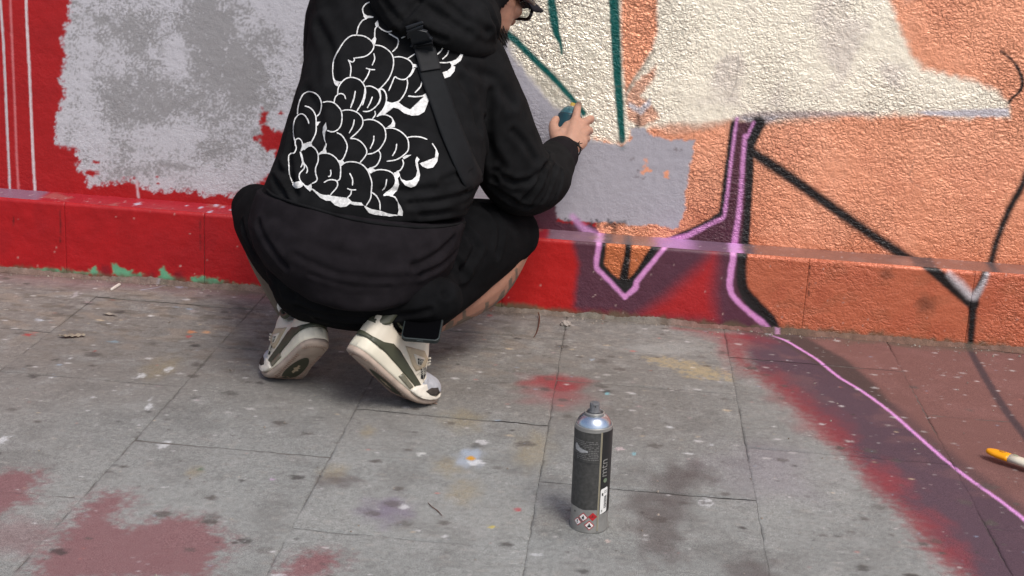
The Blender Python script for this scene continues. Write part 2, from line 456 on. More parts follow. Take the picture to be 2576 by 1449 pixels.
# copper field on the right
cop = [(1480,-160),(1480,300),(1425,400),(1415,540),(1500,556),(1500,700),(2760,760),(2760,-160)]
wp.poly(W(cop), ORANGE, soft=.006, jag=.004, metal=.2, rel=.95, rough=.38)
# deeper copper towards the foot of the wall
q = W([(1900, 520)])[0]
g = sstep(.12, -.22, (Y-q[1])+.10*fbm(X, Y, 3, 3, 21))*sstep(-.02, .1, X-W([(1690, 500)])[0][0])
wp.put((A_, A_), g*.85, ORANGE_D)
cm = sstep(-.05, .3, fbm(X, Y, 5, 4, 23))*sstep(-.1, 0, X-W([(1700, 400)])[0][0])
wp.put((A_, A_), cm*.35, S(242, 172, 138))
cm = sstep(.08, .35, fbm(X, Y, 6, 4, 29))*sstep(-.1, 0, X-W([(1700, 400)])[0][0])
wp.put((A_, A_), cm*.30, S(214, 134, 104))

# chrome / cream cloud of spray
sil = [(1262,-160),(1270,60),(1290,140),(1330,190),(1395,265),(1470,322),(1500,348),(1575,362),(1590,335),(1640,318),(1700,312),(1760,318),(1840,304),(1930,302),(2060,290),(2300,290),(2432,292),(2536,294),
       (2532,258),(2508,226),(2450,205),(2390,195),(2325,172),(2292,134),(2262,60),(2238,0),(2220,-160)]
wp.poly(W(sil), SILVER, soft=.012, jag=.004, jl=.006, metal=.14, rel=.85, rough=.34)
sp_ = W([(1400, 170), (1600, 170), (1400, 40)])
wp.metal += .42*np.exp(-((X-sp_[0][0])/.17)**2-((Y-sp_[0][1])/.2)**2)*(wp.metal > .1); wp.rel += .3*np.exp(-((X-sp_[0][0])/.17)**2-((Y-sp_[0][1])/.2)**2)*(wp.rel > .8)
# greyer clouds in the cream
cm = sstep(.05, .3, fbm(X, Y, 5, 3, 33))*sstep(0, .06, X-W([(1660, 200)])[0][0])*sstep(0, .05, W([(2300, 200)])[0][0]-X)*sstep(0, .04, Y-W([(1900, 290)])[0][1])
wp.put((A_, A_), cm*.6, S(208, 194, 184))
# left margin of the spray fades to bare grey
wp.poly(W([(1240,120),(1290,190),(1330,235),(1385,300),(1440,340),(1480,345),(1380,420),(1240,400)]), LAV, soft=.022, jag=.003, metal=.1, rel=.5, op=.9, rough=.42)
# copper islands beside the dark green stripe
wp.poly(W([(1566,-160),(1660,-160),(1652,40),(1655,75),(1640,125),(1616,165),(1592,205),(1574,235),(1566,160),(1562,60)]), ORANGE, soft=.007, jag=.003, metal=.42, rel=.85, rough=.36)
wp.poly(W([(1575,236),(1600,205),(1650,165),(1650,190),(1612,240),(1640,262),(1660,300),(1612,318),(1578,300)]), S(208, 140, 108), soft=.006, jag=.004, metal=.4, rel=.85, op=.8)
wp.line(W([(1645,128),(1622,165),(1590,210),(1575,240)]), .008, S(150, 140, 125), soft=.004, op=.7)
wp.line(W([(1605,290),(1607,305),(1604,322)]), .010, BLACK, soft=.004, op=.7)
wp.poly(W([(1582,256),(1610,272),(1634,248),(1640,262),(1612,290),(1580,268)]), S(205, 202, 206), soft=.004, jag=.002, op=.9)
# blend of the cream into the copper below
wp.poly(W([(1640,312),(1760,306),(1930,296),(2110,288),(2110,304),(1935,318),(1850,312),(1760,330),(1680,340)]), S(196, 160, 138), soft=.01, jag=.004, op=.55)
# grey lower edge of the cloud and its end
wp.line(W([(1848,300),(1900,292),(1990,288),(2100,286),(2200,286)]), [.016, .024, .014, .008], S(176, 160, 156), soft=.006, op=.85)
wp.poly(W([(2300,280),(2420,276),(2536,272),(2540,294),(2430,294),(2330,290)]), S(192, 186, 190), soft=.004, jag=.002, metal=.15, rel=.4)
wp.poly(W([(1870,296),(1960,292),(1940,306),(1910,318),(1880,312)]), S(180, 174, 178), soft=.006, op=.8)

# grey roller square
sq = [(1396,300),(1440,330),(1480,348),(1560,366),(1590,350),(1582,322),(1618,320),(1640,340),(1664,344),(1672,352),(1700,350),(1746,352),(1745,385),(1736,420),(1731,470),(1722,490),(1728,520),(1716,548),(1708,572),(1690,576),(1650,566),(1590,570),(1545,560),(1490,562),(1420,556),(1398,550),(1400,460)]
wp.poly(W(sq), LAV, soft=.0018, jag=.003, dry=.004, metal=.05, rel=.2, rough=.42)
wp.poly(W([(1400,300),(1450,336),(1500,352),(1570,360),(1580,330),(1540,318),(1470,330)]), SILVER, soft=.014, jag=.006, op=.55, rel=.7)
wp.poly(W([(1618,405),(1626,400),(1630,418),(1636,432),(1622,442),(1614,440),(1620,425)]), ORANGE, soft=.0015, jag=.006, dry=.006)
wp.poly(W([(1670,434),(1680,432),(1684,448),(1672,446)]), ORANGE, soft=.0015, jag=.006)
for (u, v) in [(1605,430),(1600,445),(1618,448),(1590,400),(1700,375),(1712,378)]:
    q = W([(u, v)])[0]; wp.spot(*q, .006, .004, S(110, 100, 100), jag=.9, seed=u, op=.7, grain=.7)
# maroon strip left of / below the square
wp.poly(W([(1290,540),(1396,515),(1402,556),(1440,562),(1500,570),(1520,620),(1290,640)]), MAROON, soft=.003, jag=.004, rel=.45, rough=.45)
wp.poly(W([(1425,550),(1545,560),(1548,572),(1430,566)]), BLACK, soft=.003, jag=.01, op=.75, dry=.01)

# dark green strokes
wp.line(W([(1268,78),(1300,105),(1345,150),(1400,205),(1440,250),(1468,285)]), [.019, .018, .015, .014], TEAL, soft=.0028, metal=.1, rel=.6)
wp.line(W([(1384,-30),(1388,10),(1394,50),(1400,85),(1410,110),(1413,136)]), [.018, .022, .024, .010, .006], TEAL, soft=.0026, metal=.1, rel=.6)
wp.line(W([(1541,-60),(1547,60),(1553,180),(1560,280),(1565,352)]), [.025, .024, .021, .016], TEAL, soft=.0028, metal=.1, rel=.6)
wp.line(W([(1561,350),(1566,372)]), .012, S(90, 110, 108), soft=.006, op=.5)

# dark column with pink lines
wp.poly(W([(1846,306),(1925,306),(1900,340),(1888,372),(1888,470),(1882,545),(1868,650),(1700,650),(1650,630),(1700,606),(1800,545),(1815,530),(1826,450)]), MAROON, soft=.004, jag=.002, rel=.5, metal=.05, rough=.45)
wp.line(W([(1846,312),(1834,400),(1824,470),(1817,528),(1806,545),(1760,573),(1710,594),(1668,612)]), [.018, .016, .016, .017, .020, .016], BLACK, soft=.004, rel=.6)
wp.line(W([(1908,310),(1894,345),(1884,372)]), [.036, .03, .028], BLACK, soft=.006, rel=.7)
wp.line(W([(1884,368),(1886,430),(1882,520),(1872,640)]), [.024, .020, .018, .022], BLACK, soft=.004, rel=.6)
wp.line(W([(1886,378),(1930,408),(1990,448),(2080,512),(2200,596),(2330,680)]), [.024, .030, .028, .026, .028], BLACK, soft=.008, rel=.7)
wp.line(W([(2590,420),(2570,470),(2540,525),(2510,600),(2488,680)]), [.016, .018, .017, .017], BLACK, soft=.007, rel=.7)
wp.line(W([(2518,128),(2545,150),(2562,175),(2572,205),(2566,228),(2548,246),(2538,258)]), [.005, .008, .010, .008, .006], BLACK, soft=.003, rel=.8)
wp.line(W([(1570,560),(1548,566),(1545,600)]), .014, BLACK, soft=.004, op=.5)
wp.line(W([(1854,300),(1848,340),(1840,400),(1832,470),(1824,528),(1818,548),(1790,562),(1755,580),(1720,596),(1680,606)]), [.007, .008, .008, .010, .011, .014, .016], PINK, soft=.004, op=.95)
wp.line(W([(1896,308),(1886,330),(1878,346)]), .008, PINK, soft=.003, op=.8)
wp.line(W([(1874,342),(1868,420),(1863,490),(1858,540),(1846,620)]), [.010, .010, .012, .015], PINK, soft=.004, op=.95)
wp.line(W([(1440,545),(1470,575),(1500,592),(1512,600)]), [.014, .02, .02], S(205, 150, 200), soft=.008, op=.8)
# pale runs on the red
for pts, c_, w_ in ([[(-6,-60),(2,20),(10,140),(17,300),(25,480)], S(190,182,185), .0062], [[(24,-60),(28,60),(36,240),(42,400),(47,480)], S(196,110,112), .0052], [[(68,-60),(66,30),(73,160),(80,330),(88,486)], S(205,190,192), .0068]):
    wp.line(W(pts), w_, c_, soft=.0014, jag=.0006)
wp.line(W([(344,455),(346,480),(350,506)]), .006, S(195,170,175), soft=.0014, jag=.0008)
# hairline cracks in the stucco
for pts in ([(1470,215),(1520,222),(1560,218),(1610,232),(1680,250),(1760,268),(1830,282)], [(1900,120),(1860,165),(1850,215),(1830,260)], [(2300,400),(2290,450),(2330,480)]):
    wp.line(W(pts), .0018, S(125, 110, 98), soft=.0012, jag=.002, op=.4)
wp.c *= (1+.05*wp.jn[..., None])

wall = tag(empty('wall', (0, YW, 0)), 'long stucco wall painted red, roller grey, silver and copper above a low plinth', 'wall', kind='thing')
xs = np.concatenate([np.arange(-4.2, -1.8, .03), np.arange(-1.8, 1.3, .0026), np.arange(1.3, 3.8, .03)])
zs = np.concatenate([np.arange(.17, .98, .0026), np.arange(.98, 1.5, .012), np.arange(1.5, 2.9, .035)])
X, Z = np.meshgrid(xs, zs)
c, me_, re_, ro_ = wp.sample(X.ravel(), Z.ravel(), wp.c, wp.metal, wp.rel, wp.rough)
fade = sstep(.0, .25, np.clip(Z.ravel()-.95, 0, 9))[:, None]
lump = .0016*fbm(X, Z, 45, 3, 90)+.0022*fbm(X, Z, 9, 3, 91)
V = np.stack([X.ravel(), (YW-lump*(.35+.65*re_.reshape(X.shape))).ravel(), Z.ravel()], 1)
me = grid_mesh('stucco_face', V, len(xs), len(zs)); set_paint(me, c, me_, re_, ro_)
obj_mesh('stucco_face', me, M_WALL, wall)
m_core = mat('wall_core', (.30, .28, .26), .9, nscale=20, namp=.2, bscale=90, bstr=.4)
Geo().box((-.2, YW+.165, 1.45), (8.0, .31, 2.9)).make('wall_core', m_core, wall, False)
Geo().box((-.2, YW+.15, 2.94), (8.1, .40, .08)).make('coping', m_core, wall, False)

# ---- plinth: blocks with open joints
pp = Paint(-1.80, 1.30, -.01, .215, .0025, 7)
pp.c[:] = S(162, 14, 20)*(1+.16*pp.jl[..., None]); pp.rel[:] = .12; pp.rough[:] = .5
X, Y = pp.X, pp.Y
m = sstep(.05, .3, fbm(X, Y, 7, 3, 41)); pp.put((A_, A_), m*.4, S(150, 16, 24))
# old green peeping out along the foot
for pts in ([(40,676),(150,676),(230,688),(150,692),(60,690)], [(225,678),(240,672),(252,690),(225,692)], [(282,662),(292,664),(320,680),(360,692),(366,702),(320,700),(282,692)], [(395,700),(402,678),(412,672),(425,690),(440,698),(446,706),(400,708)], [(478,696),(520,698),(560,704),(568,718),(530,720),(480,708)], [(590,712),(650,722),(650,730),(590,724)]):
    pp.poly(Pf(pts), S(98, 158, 122), soft=.004, jag=.006, dry=.0015)
for (u, v) in [(264,688),(450,700),(380,706)]:
    q = Pf([(u, v)])[0]; pp.spot(*q, .014, .02, S(104, 16, 30), soft=.6, op=.7, seed=u)
pp.poly(Pf([(1150,752),(1170,748),(1220,766),(1260,762),(1300,762),(1318,748),(1332,764),(1360,770),(1420,790),(1150,790)]), S(118, 122, 84), soft=.004, jag=.006, dry=.006, op=.9)
pp.poly(Pf([(1285,540),(1420,565),(1440,610),(1455,660),(1448,730),(1440,768),(1500,778),(1300,775),(1250,700)]), S(176, 20, 18), soft=.02, jag=.002)
# maroon field
pp.poly(Pf([(1424,560),(1440,610),(1456,665),(1447,730),(1443,772),(1470,792),(1700,830),(1935,850),(1960,845),(1875,740),(1875,560)]), S(84, 46, 60), soft=.012, jag=.002, rel=.2)
pp.poly(Pf([(1796,640),(1800,660),(1792,735),(1800,806),(1735,806),(1640,800),(1610,796),(1680,745),(1740,690)]), S(172, 30, 30), soft=.03, jag=.002, op=.9)
pp.poly(Pf([(1460,775),(1560,782),(1640,800),(1640,812),(1480,798)]), S(120, 34, 44), soft=.01, op=.6)
# copper to the right, dark outlines
pp.poly(Pf([(1862,560),(2760,620),(2760,920),(2450,892),(2060,860),(1965,848),(1930,800),(1872,735)]), S(190, 106, 76), soft=.004, jag=.002, metal=.2, rel=.55, rough=.38)
cm = sstep(-.05, .3, fbm(X, Y, 8, 4, 43))*sstep(0, .08, X-Pf([(1900, 700)])[0][0]); pp.put((A_, A_), cm*.45, S(178, 92, 66))
cm = sstep(.1, .3, fbm(X*.6, Y, 22, 3, 44))*sstep(0, .08, X-Pf([(1900, 700)])[0][0]); pp.put((A_, A_), cm*.35, S(160, 96, 68))
for (u, v, r) in [(2330,765,22),(2600,750,18),(2230,690,16)]:
    q = Pf([(u, v)])[0]; pp.spot(*q, r/1000, r/1100, S(120, 72, 54), soft=.7, op=.7, seed=u)
pp.line(Pf([(1872,600),(1866,660),(1868,722),(1892,760),(1935,805),(1962,848)]), [.030, .024, .026, .034, .034, .02], BLACK, soft=.005)
pp.poly(Pf([(1522,596),(1665,602),(1640,640),(1604,690),(1575,712),(1540,690),(1518,668)]), S(196, 112, 70), soft=.003, jag=.002, metal=.32, rel=.5, rough=.38)
pp.line(Pf([(1518,590),(1514,640),(1512,668),(1540,706),(1572,728)]), [.020, .018, .018, .026, .036], BLACK, soft=.004)
pp.line(Pf([(1664,600),(1640,634),(1606,690),(1574,730)]), [.018, .020, .022, .034], BLACK, soft=.004)
pp.line(Pf([(1582,596),(1579,640),(1570,700),(1572,725)]), [.016, .017, .024, .03], BLACK, soft=.004)
pp.line(Pf([(1509,590),(1506,620),(1500,660),(1504,678),(1530,704),(1572,748)]), [.014, .013, .012, .012, .011], PINK, soft=.003)
pp.line(Pf([(1572,748),(1598,724),(1604,706),(1640,662),(1680,615),(1700,600)]), [.011, .016, .012, .011, .010], PINK, soft=.003)
pp.line(Pf([(1846,590),(1845,640),(1838,690),(1836,722),(1848,750),(1885,785),(1918,812),(1932,828)]), [.016, .014, .017, .013, .012, .016, .013], PINK, soft=.003)
pp.line(Pf([(2320,655),(2360,690),(2410,732),(2448,765)]), [.027, .030, .030], BLACK, soft=.005)
pp.line(Pf([(2490,655),(2474,700),(2450,755),(2446,800),(2440,890)]), [.016, .018, .022, .019, .017], BLACK, soft=.005)
pp.line(Pf([(2388,690),(2415,715),(2440,742)]), [.012, .02, .018], S(225, 218, 220), soft=.009, op=.75)
pp.line(Pf([(2484,690),(2470,720),(2450,748)]), [.008, .014, .018], S(225, 218, 220), soft=.008, op=.65)
for (u0, v0, u1, v1) in [(150,530,151,612),(503,545,504,632),(2037,668,2034,745),(32,545,33,570)]:
    pp.line(Pf([(u0, v0), ((u0+u1)/2+1, (v0+v1)/2), (u1, v1)]), [.0022, .003, .0016], S(60, 18, 18) if u0 < 1000 else S(50, 34, 28), soft=.001, jag=.002, op=.85)
# grime along the foot
gm = sstep(.016, .0, Y-.006+.02*fbm(X, Y*.5, 30, 3, 47))
pp.put((A_, A_), gm*.85, S(96, 82, 64), metal=0.)
r_ = random.Random(5)
for k in range(110):
    pp.spot(r_.uniform(-1.7, 1.1), r_.uniform(.01, .2), r_.uniform(.0008, .002), r_.uniform(.0008, .0024), S(205, 180, 170), jag=.4, seed=k, op=.7)

joints = [-4.2, -3.8, -3.4, -3.0, -2.6, -2.2, -1.82, -1.42, -1.05, -.66, -.27, .496, .904, 1.30, 1.7, 2.1, 2.5, 2.9, 3.3, 3.7]
rb = random.Random(9)
for a, b in zip(joints[:-1], joints[1:]):
    inv = b > -1.85 and a < 1.35
    st = .0028 if inv else .04
    g_ = .0003
    xs = np.concatenate([[a+g_, a+g_+.0006], np.linspace(a+g_+.003, b-g_-.003, max(3, int((b-a)/st))), [b-g_-.0006, b-g_]])
    zs = np.concatenate([[-.02], np.linspace(-.008, ZL-.008, int(.2/st)+2), [ZL-.004, ZL-.0015, ZL]])
    X, Z = np.meshgrid(xs, zs); xr, zr = X.ravel(), Z.ravel()
    c, me_, re_, ro_ = pp.sample(xr, np.clip(zr, -.009, .214), pp.c, pp.metal, pp.rel, pp.rough)
    ed = np.minimum(xr-a, b-xr); dz = ZL-zr
    Yv = YP-.0012*fbm(xr, zr, 28, 3, 95)-.002*fbm(xr, zr, 6, 2, 96)+.0016*np.clip(1-ed/.0025, 0, 1)**2+.006*np.clip(1-dz/.008, 0, 1)**2+rb.uniform(-.0006, .0006)
    V = np.stack([xr, Yv, zr], 1)
    me = grid_mesh('plinth_block', V, len(xs), len(zs)); set_paint(me, c, me_, re_, ro_)
    obj_mesh('plinth_block', me, M_WALL, wall)
# ---- ledge on top of the plinth (colours greyed by painted-in sky sheen and dust)
lp = Paint(-1.80, 1.30, YP-.01, YW+.02, .0025, 13)
lp.c[:] = S(150, 24, 32)*(1+.1*lp.jl[..., None]); lp.rel[:] = .15; lp.rough[:] = .42
X, Y = lp.X, lp.Y
def xq(u, v=0): return gr(u, 492+.0705*u, ZL).x
def seg(u0, u1, col, soft=.01, op=1., **k):
    m_ = sstep(xq(u0, 600)-soft, xq(u0, 600)+soft, X+.006*lp.jn)*(1-sstep(xq(u1, 640)-soft, xq(u1, 640)+soft, X+.006*lp.jn))
    lp.put((A_, A_), m_*op, col, **k)
seg(-400, 1385, S(158, 36, 46)); seg(1380, 1520, S(120, 92, 104)); seg(1515, 1660, S(140, 102, 90)); seg(1655, 1880, S(112, 86, 104)); seg(1870, 3000, S(138, 98, 86), metal=.1)
seg(1515, 1540, S(92, 80, 84)); seg(1570, 1590, S(92, 84, 86)); seg(1868, 1895, S(96, 84, 90)); seg(2290, 2345, S(84, 72, 72)); seg(2480, 2502, S(90, 78, 78))
seg(1500, 1516, S(205, 150, 200)); seg(1832, 1864, S(205, 150, 205)); seg(1650, 1740, S(190, 140, 195), .03, .7)
lp.put((A_, A_), .35*sstep(.1, .4, fbm(X, Y, 12, 3, 55)), S(150, 120, 112))
seg(-60, 100, S(120, 105, 125), .01, .8)
for (u, v, r) in [(346,514,10),(528,533,7),(560,524,6),(505,524,7),(470,520,4),(545,520,8),(580,530,4)]:
    q = Lg([(u, v)])[0]; lp.spot(*q, r/1300, r/700, S(180, 170, 186), jag=.6, seed=u)
for k in range(160):
    lp.spot(r_.uniform(-1.7, 1.1), r_.uniform(YP, YW), r_.uniform(.001, .0025), r_.uniform(.001, .004), S(190, 176, 176), jag=.4, seed=k, op=.6)
xs = np.concatenate([np.arange(-4.2, -1.8, .08), np.arange(-1.8, 1.3, .004), np.arange(1.3, 3.75, .08)])
ys = np.concatenate([[YP+.0062], np.linspace(YP+.009, YW+.004, 22)])
X, Y = np.meshgrid(xs, ys); xr, yr = X.ravel(), Y.ravel()
c, me_, re_, ro_ = lp.sample(xr, yr, lp.c, lp.metal, lp.rel, lp.rough)
V = np.stack([xr, yr, ZL-.001+.006*(yr-YP)/.085+.0012*fbm(xr, yr, 30, 2, 57)], 1)
me = grid_mesh('ledge', V, len(xs), len(ys)); set_paint(me, c, me_, re_, ro_)
obj_mesh('ledge', me, M_WALL, wall)
Geo().box((-.2, YP+.05, .085), (7.9, .085, .205)).make('plinth_core', m_core, wall, False)

# ================================================================== THE PAVEMENT
gp = Paint(-1.95, 1.45, 1.60, 3.56, .0028, 17)
X, Y = gp.X, gp.Y
tone = fbm(X, Y, 3, 4, 61)
gp.c[:] = S(133, 132, 128)*(1+.22*tone[..., None]); gp.rough[:] = .85
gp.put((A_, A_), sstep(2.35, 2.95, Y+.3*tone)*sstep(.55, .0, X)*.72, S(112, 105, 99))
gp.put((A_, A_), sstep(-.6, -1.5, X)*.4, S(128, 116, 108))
gp.put((A_, A_), sstep(.05, .35, fbm(X, Y, 7, 4, 63))*.32, S(98, 94, 90))
gp.put((A_, A_), sstep(.1, .4, fbm(X, Y, 16, 4, 64))*.30, S(150, 147, 143))
gp.put((A_, A_), sstep(.12, .4, fbm(X*.6, Y, 40, 3, 65))*.18, S(88, 82, 78))
gp.put((A_, A_), sstep(.16, .34, fbm(X*.5, Y, 65, 3, 66)+.25*sstep(3.0, 3.3, Y)-.12)*.32, S(150, 142, 134))
gp.c *= np.array([1.01, 1.045, 1.055])*(1+.34*fbm(X, Y, 110, 3, 67)[..., None])
# scuffed layers near the wall on the left
m = sstep(.0, .3, fbm(X*.7, Y, 18, 4, 68))*sstep(2.75, 3.2, Y)*sstep(.1, -.4, X); gp.put((A_, A_), m*.45, S(140, 126, 112))
m = sstep(.12, .3, fbm(X*.5+3, Y, 30, 4, 69))*sstep(2.75, 3.2, Y)*sstep(.1, -.4, X); gp.put((A_, A_), m*.5, S(92, 84, 74))
gp.put((A_, A_), sstep(3.36, 3.5, Y+.1*tone)*sstep(-.2, -.6, X)*.5, S(132, 92, 98))

def gspot(u, v, ru, rv, col, **k):
    q = G([(u, v), (u+ru, v), (u, v-rv)])
    gp.spot(q[0][0], q[0][1], abs(q[1][0]-q[0][0]), abs(q[2][1]-q[0][1]), col, **k)
# blotches of overspray
gspot(1400, 968, 72, 22, S(140, 42, 48), soft=.7, jag=.5, seed=1, op=.85)
gspot(1400, 1000, 80, 22, S(140, 82, 84), soft=.8, jag=.5, seed=2, op=.5)
MAUVE = S(124, 84, 86)
gp.poly(G([(-60,1190),(40,1178),(105,1180),(120,1205),(85,1235),(95,1262),(60,1272),(0,1300),(-60,1310)]), MAUVE, soft=.03, jag=.012, op=.85, dry=.03)
gp.poly(G([(205,1262),(260,1232),(325,1238),(345,1258),(300,1300),(330,1320),(420,1290),(520,1300),(560,1330),(600,1360),(560,1400),(530,1460),(60,1470),(90,1400),(150,1330)]), MAUVE, soft=.035, jag=.014, op=.85, dry=.03)
gp.poly(G([(690,1460),(700,1425),(760,1390),(830,1378),(870,1400),(860,1425),(800,1470)]), MAUVE, soft=.03, jag=.012, op=.85, dry=.03)
gp.poly(G([(-40,1330),(60,1300),(150,1330),(90,1400),(-40,1380)]), MAUVE, soft=.03, jag=.01, op=.45)
gspot(975, 1282, 52, 30, S(112, 100, 120), soft=.9, jag=.6, seed=3, op=.6)
for (u, v, ru, rv, sd) in [(1168,1238,36,26,4),(1132,1172,34,20,5),(1165,1056,46,22,6),(490,1186,18,12,7),(840,1190,30,20,8),(408,925,36,24,9),(925,1085,16,12,10),(1340,1130,40,40,11)]:
    gspot(u, v, ru, rv, S(142, 126, 90), soft=.9, jag=.5, seed=sd, op=.5, grain=.5)
gp.poly(G([(1620,895),(1680,898),(1760,912),(1830,935),(1850,960),(1790,955),(1720,948),(1690,925),(1640,915)]), S(164, 148, 114), soft=.012, jag=.014, dry=.06, op=.75)
gp.poly(G([(1560,870),(1700,860),(1780,880),(1700,892),(1600,890)]), S(150, 150, 146), soft=.02, jag=.012, op=.5)
for (u, v, ru, rv, sd) in [(1690,1225,60,45,12),(1650,1290,70,40,13),(1750,1190,45,25,14),(1660,1370,50,40,15),(850,1210,50,14,16),(1900,1440,60,30,17)]:
    gspot(u, v, ru, rv, S(88, 80, 78), soft=.8, jag=.7, seed=sd, op=.7)
gspot(1180, 1152, 28, 20, S(158, 168, 182), soft=.7, jag=.5, seed=18, op=.8); gspot(1185, 1153, 10, 6, S(190, 140, 50), seed=19)
gspot(1196, 1164, 20, 6, S(200, 200, 200), jag=.8, seed=20, op=.8)
gspot(1930, 1180, 120, 60, S(130, 122, 130), soft=.8, jag=.4, seed=22, op=.4)

# the plum shape running out over the slabs
gp.poly(G([(1850,800),(2600,860),(2900,900),(2900,1600),(2450,1470),(2370,1400),(2290,1300),(2205,1225),(2135,1145),(2045,1055),(1950,970),(1895,925),(1868,880)]), S(82, 62, 72), soft=.03, jag=.01, op=.97)
for (u, v, ru, rv, sd) in [(1850,880,34,40,1),(1870,850,80,16,9),(1950,952,38,22,2),(1995,1000,45,26,3),(2070,1066,60,34,4),(2110,1100,40,20,9),(2225,1190,40,26,5),(2245,1222,48,24,6),(2340,1315,44,28,7),(2400,1390,44,30,8)]:
    gspot(u, v, ru, rv, S(142, 56, 60), soft=.95, jag=.6, seed=sd, op=.42)
gp.line(G([(1835,845),(1850,895),(1905,938),(1965,978),(2055,1056),(2140,1142),(2212,1222),(2290,1296),(2362,1385),(2440,1465)]), [.03,.03,.03,.036,.03,.036,.03,.036,.03], S(132, 56, 60), soft=.032, jag=.02, op=.6)
gp.line(G([(1700,826),(1780,836),(1880,850)]), .02, S(140, 48, 52), soft=.02, op=.6)
gp.poly(G([(1960,850),(2080,850),(2900,905),(2900,1600),(2650,1365),(2450,1205),(2240,1035),(2110,948),(2010,880)]), S(116, 83, 78), soft=.012, jag=.004)
cm = sstep(.0, .3, fbm(X, Y, 10, 4, 71))*sstep(.25, .45, X-.5*(3.5-Y)+.1); gp.put((A_, A_), cm*.28, S(132, 96, 92))
gp.poly(G([(1935,840),(2030,850),(2130,905),(2200,965),(2260,1035),(2190,1005),(2100,948),(2000,880)]), S(72, 60, 58), soft=.012, jag=.002, op=.9)
gp.line(G([(2240,1020),(2380,1140),(2480,1215),(2600,1310)]), [.03, .03, .03], S(82, 64, 66), soft=.02, op=.75)
gp.line(G([(2440,880),(2465,925),(2500,985),(2540,1045),(2590,1110)]), [.017, .020, .020, .020], S(66, 56, 60), soft=.005, op=.9)
gp.line(G([(1925,826),(1938,842),(1975,856),(2020,882),(2060,908),(2110,948),(2170,985),(2240,1036),(2310,1098),(2380,1160),(2450,1212),(2520,1262),(2600,1325)]), [.0075, .0075, .008, .0085, .0085, .0085, .009], S(216, 150, 210), soft=.0026, jag=.0008)
gspot(1932, 838, 8, 4, S(220, 220, 225), jag=.8, seed=31)

# drips and chips of paint
WHITE = S(222, 224, 236)
for (u, v, ru, rv, col) in [(375,1022,13,11,S(205,212,240)),(378,1005,3,10,WHITE),(425,928,13,9,WHITE),(355,945,14,8,WHITE),(415,1116,20,11,WHITE),(8,1105,18,14,S(205,212,235)),(1212,1112,22,8,S(190,188,188)),
        (1060,1141,16,7,S(205,200,196)),(1016,1275,15,8,S(214,204,200)),(1775,1264,18,12,S(206,206,204)),(1560,1130,12,6,S(206,182,182)),(1595,1143,6,5,S(130,190,215)),(1528,990,6,5,S(130,190,215)),
        (1303,1282,12,6,S(170,50,60)),(1238,1326,12,5,S(205,180,60)),(70,842,17,5,S(165,40,44)),(475,846,8,4,S(170,44,48)),(481,834,14,5,S(205,125,75)),(505,1180,9,6,S(60,92,72)),(686,1205,6,4,S(225,165,200)),
        (1790,1120,5,3,WHITE),(455,722,16,5,S(172,176,200)),(190,741,16,8,S(170,165,165)),(100,805,14,5,S(190,194,200)),(486,782,14,4,S(165,155,152)),(176,902,7,5,WHITE),(238,883,4,3,S(170,40,46)),
        (285,860,18,4,S(130,150,160)),(700,1448,20,5,WHITE),(1180,786,14,5,S(160,60,64)),(1232,794,9,4,S(150,66,70)),(1528,1362,7,6,S(205,180,170)),(1350,1395,18,4,WHITE),(1120,1350,10,6,WHITE),(128,950,8,3,WHITE),
        (1685,1075,12,4,WHITE),(1730,1142,16,3,WHITE),(2068,1067,9,3,WHITE),(1590,990,10,3,WHITE),(1490,905,5,4,S(160,170,180)),(235,1000,6,3,WHITE),(520,835,14,4,S(200,150,110))]:
    gspot(u, v, ru*.72, rv*.72, np.minimum(col, .58), soft=.3, jag=1.0, seed=int(u+v), op=.8, grain=.3)
gp.line(G([(355,730),(400,722),(440,712)]), .004, S(170, 172, 186), soft=.002, op=.7)
r_ = random.Random(23)
for k in range(420):
    x = r_.uniform(-1.8, 1.1); y = 1.75+1.75*r_.random()
    if x > .3 and x-.2 > (3.5-y)*.75: 
        if r_.random() < .85: continue
    s_ = r_.choice([.003, .004, .006, .009, .012])*r_.uniform(.7, 1.3)
    gp.spot(x, y, s_*1.2, s_, S(84, 78, 74) if r_.random() < .75 else S(62, 58, 56), soft=.4, jag=.6, seed=k, op=.5+.35*r_.random())
for k in range(1700):
    x = r_.uniform(-1.85, 1.2); y = 1.75+1.75*r_.random()**.8
    s_ = r_.choice([.0010, .0012, .0014, .0016, .002, .003, .0045] if y > 2.6 else [.0009, .001, .0012, .0014, .0018, .0026])*r_.uniform(.7, 1.3)
    cc = r_.choice([S(205, 202, 200)]*6+[S(180, 176, 172)]*6+[S(200, 180, 150), S(170, 150, 150), S(150, 170, 190), S(180, 110, 100)])
    gp.spot(x, y, s_*1.5, s_, cc, soft=.45, jag=.7, seed=k, op=.3+.45*r_.random())
# grime where slab meets wall
gp.put((A_, A_), sstep(3.455, 3.512, Y+.05*fbm(X, Y, 10, 3, 73))*.7, S(92, 82, 70))

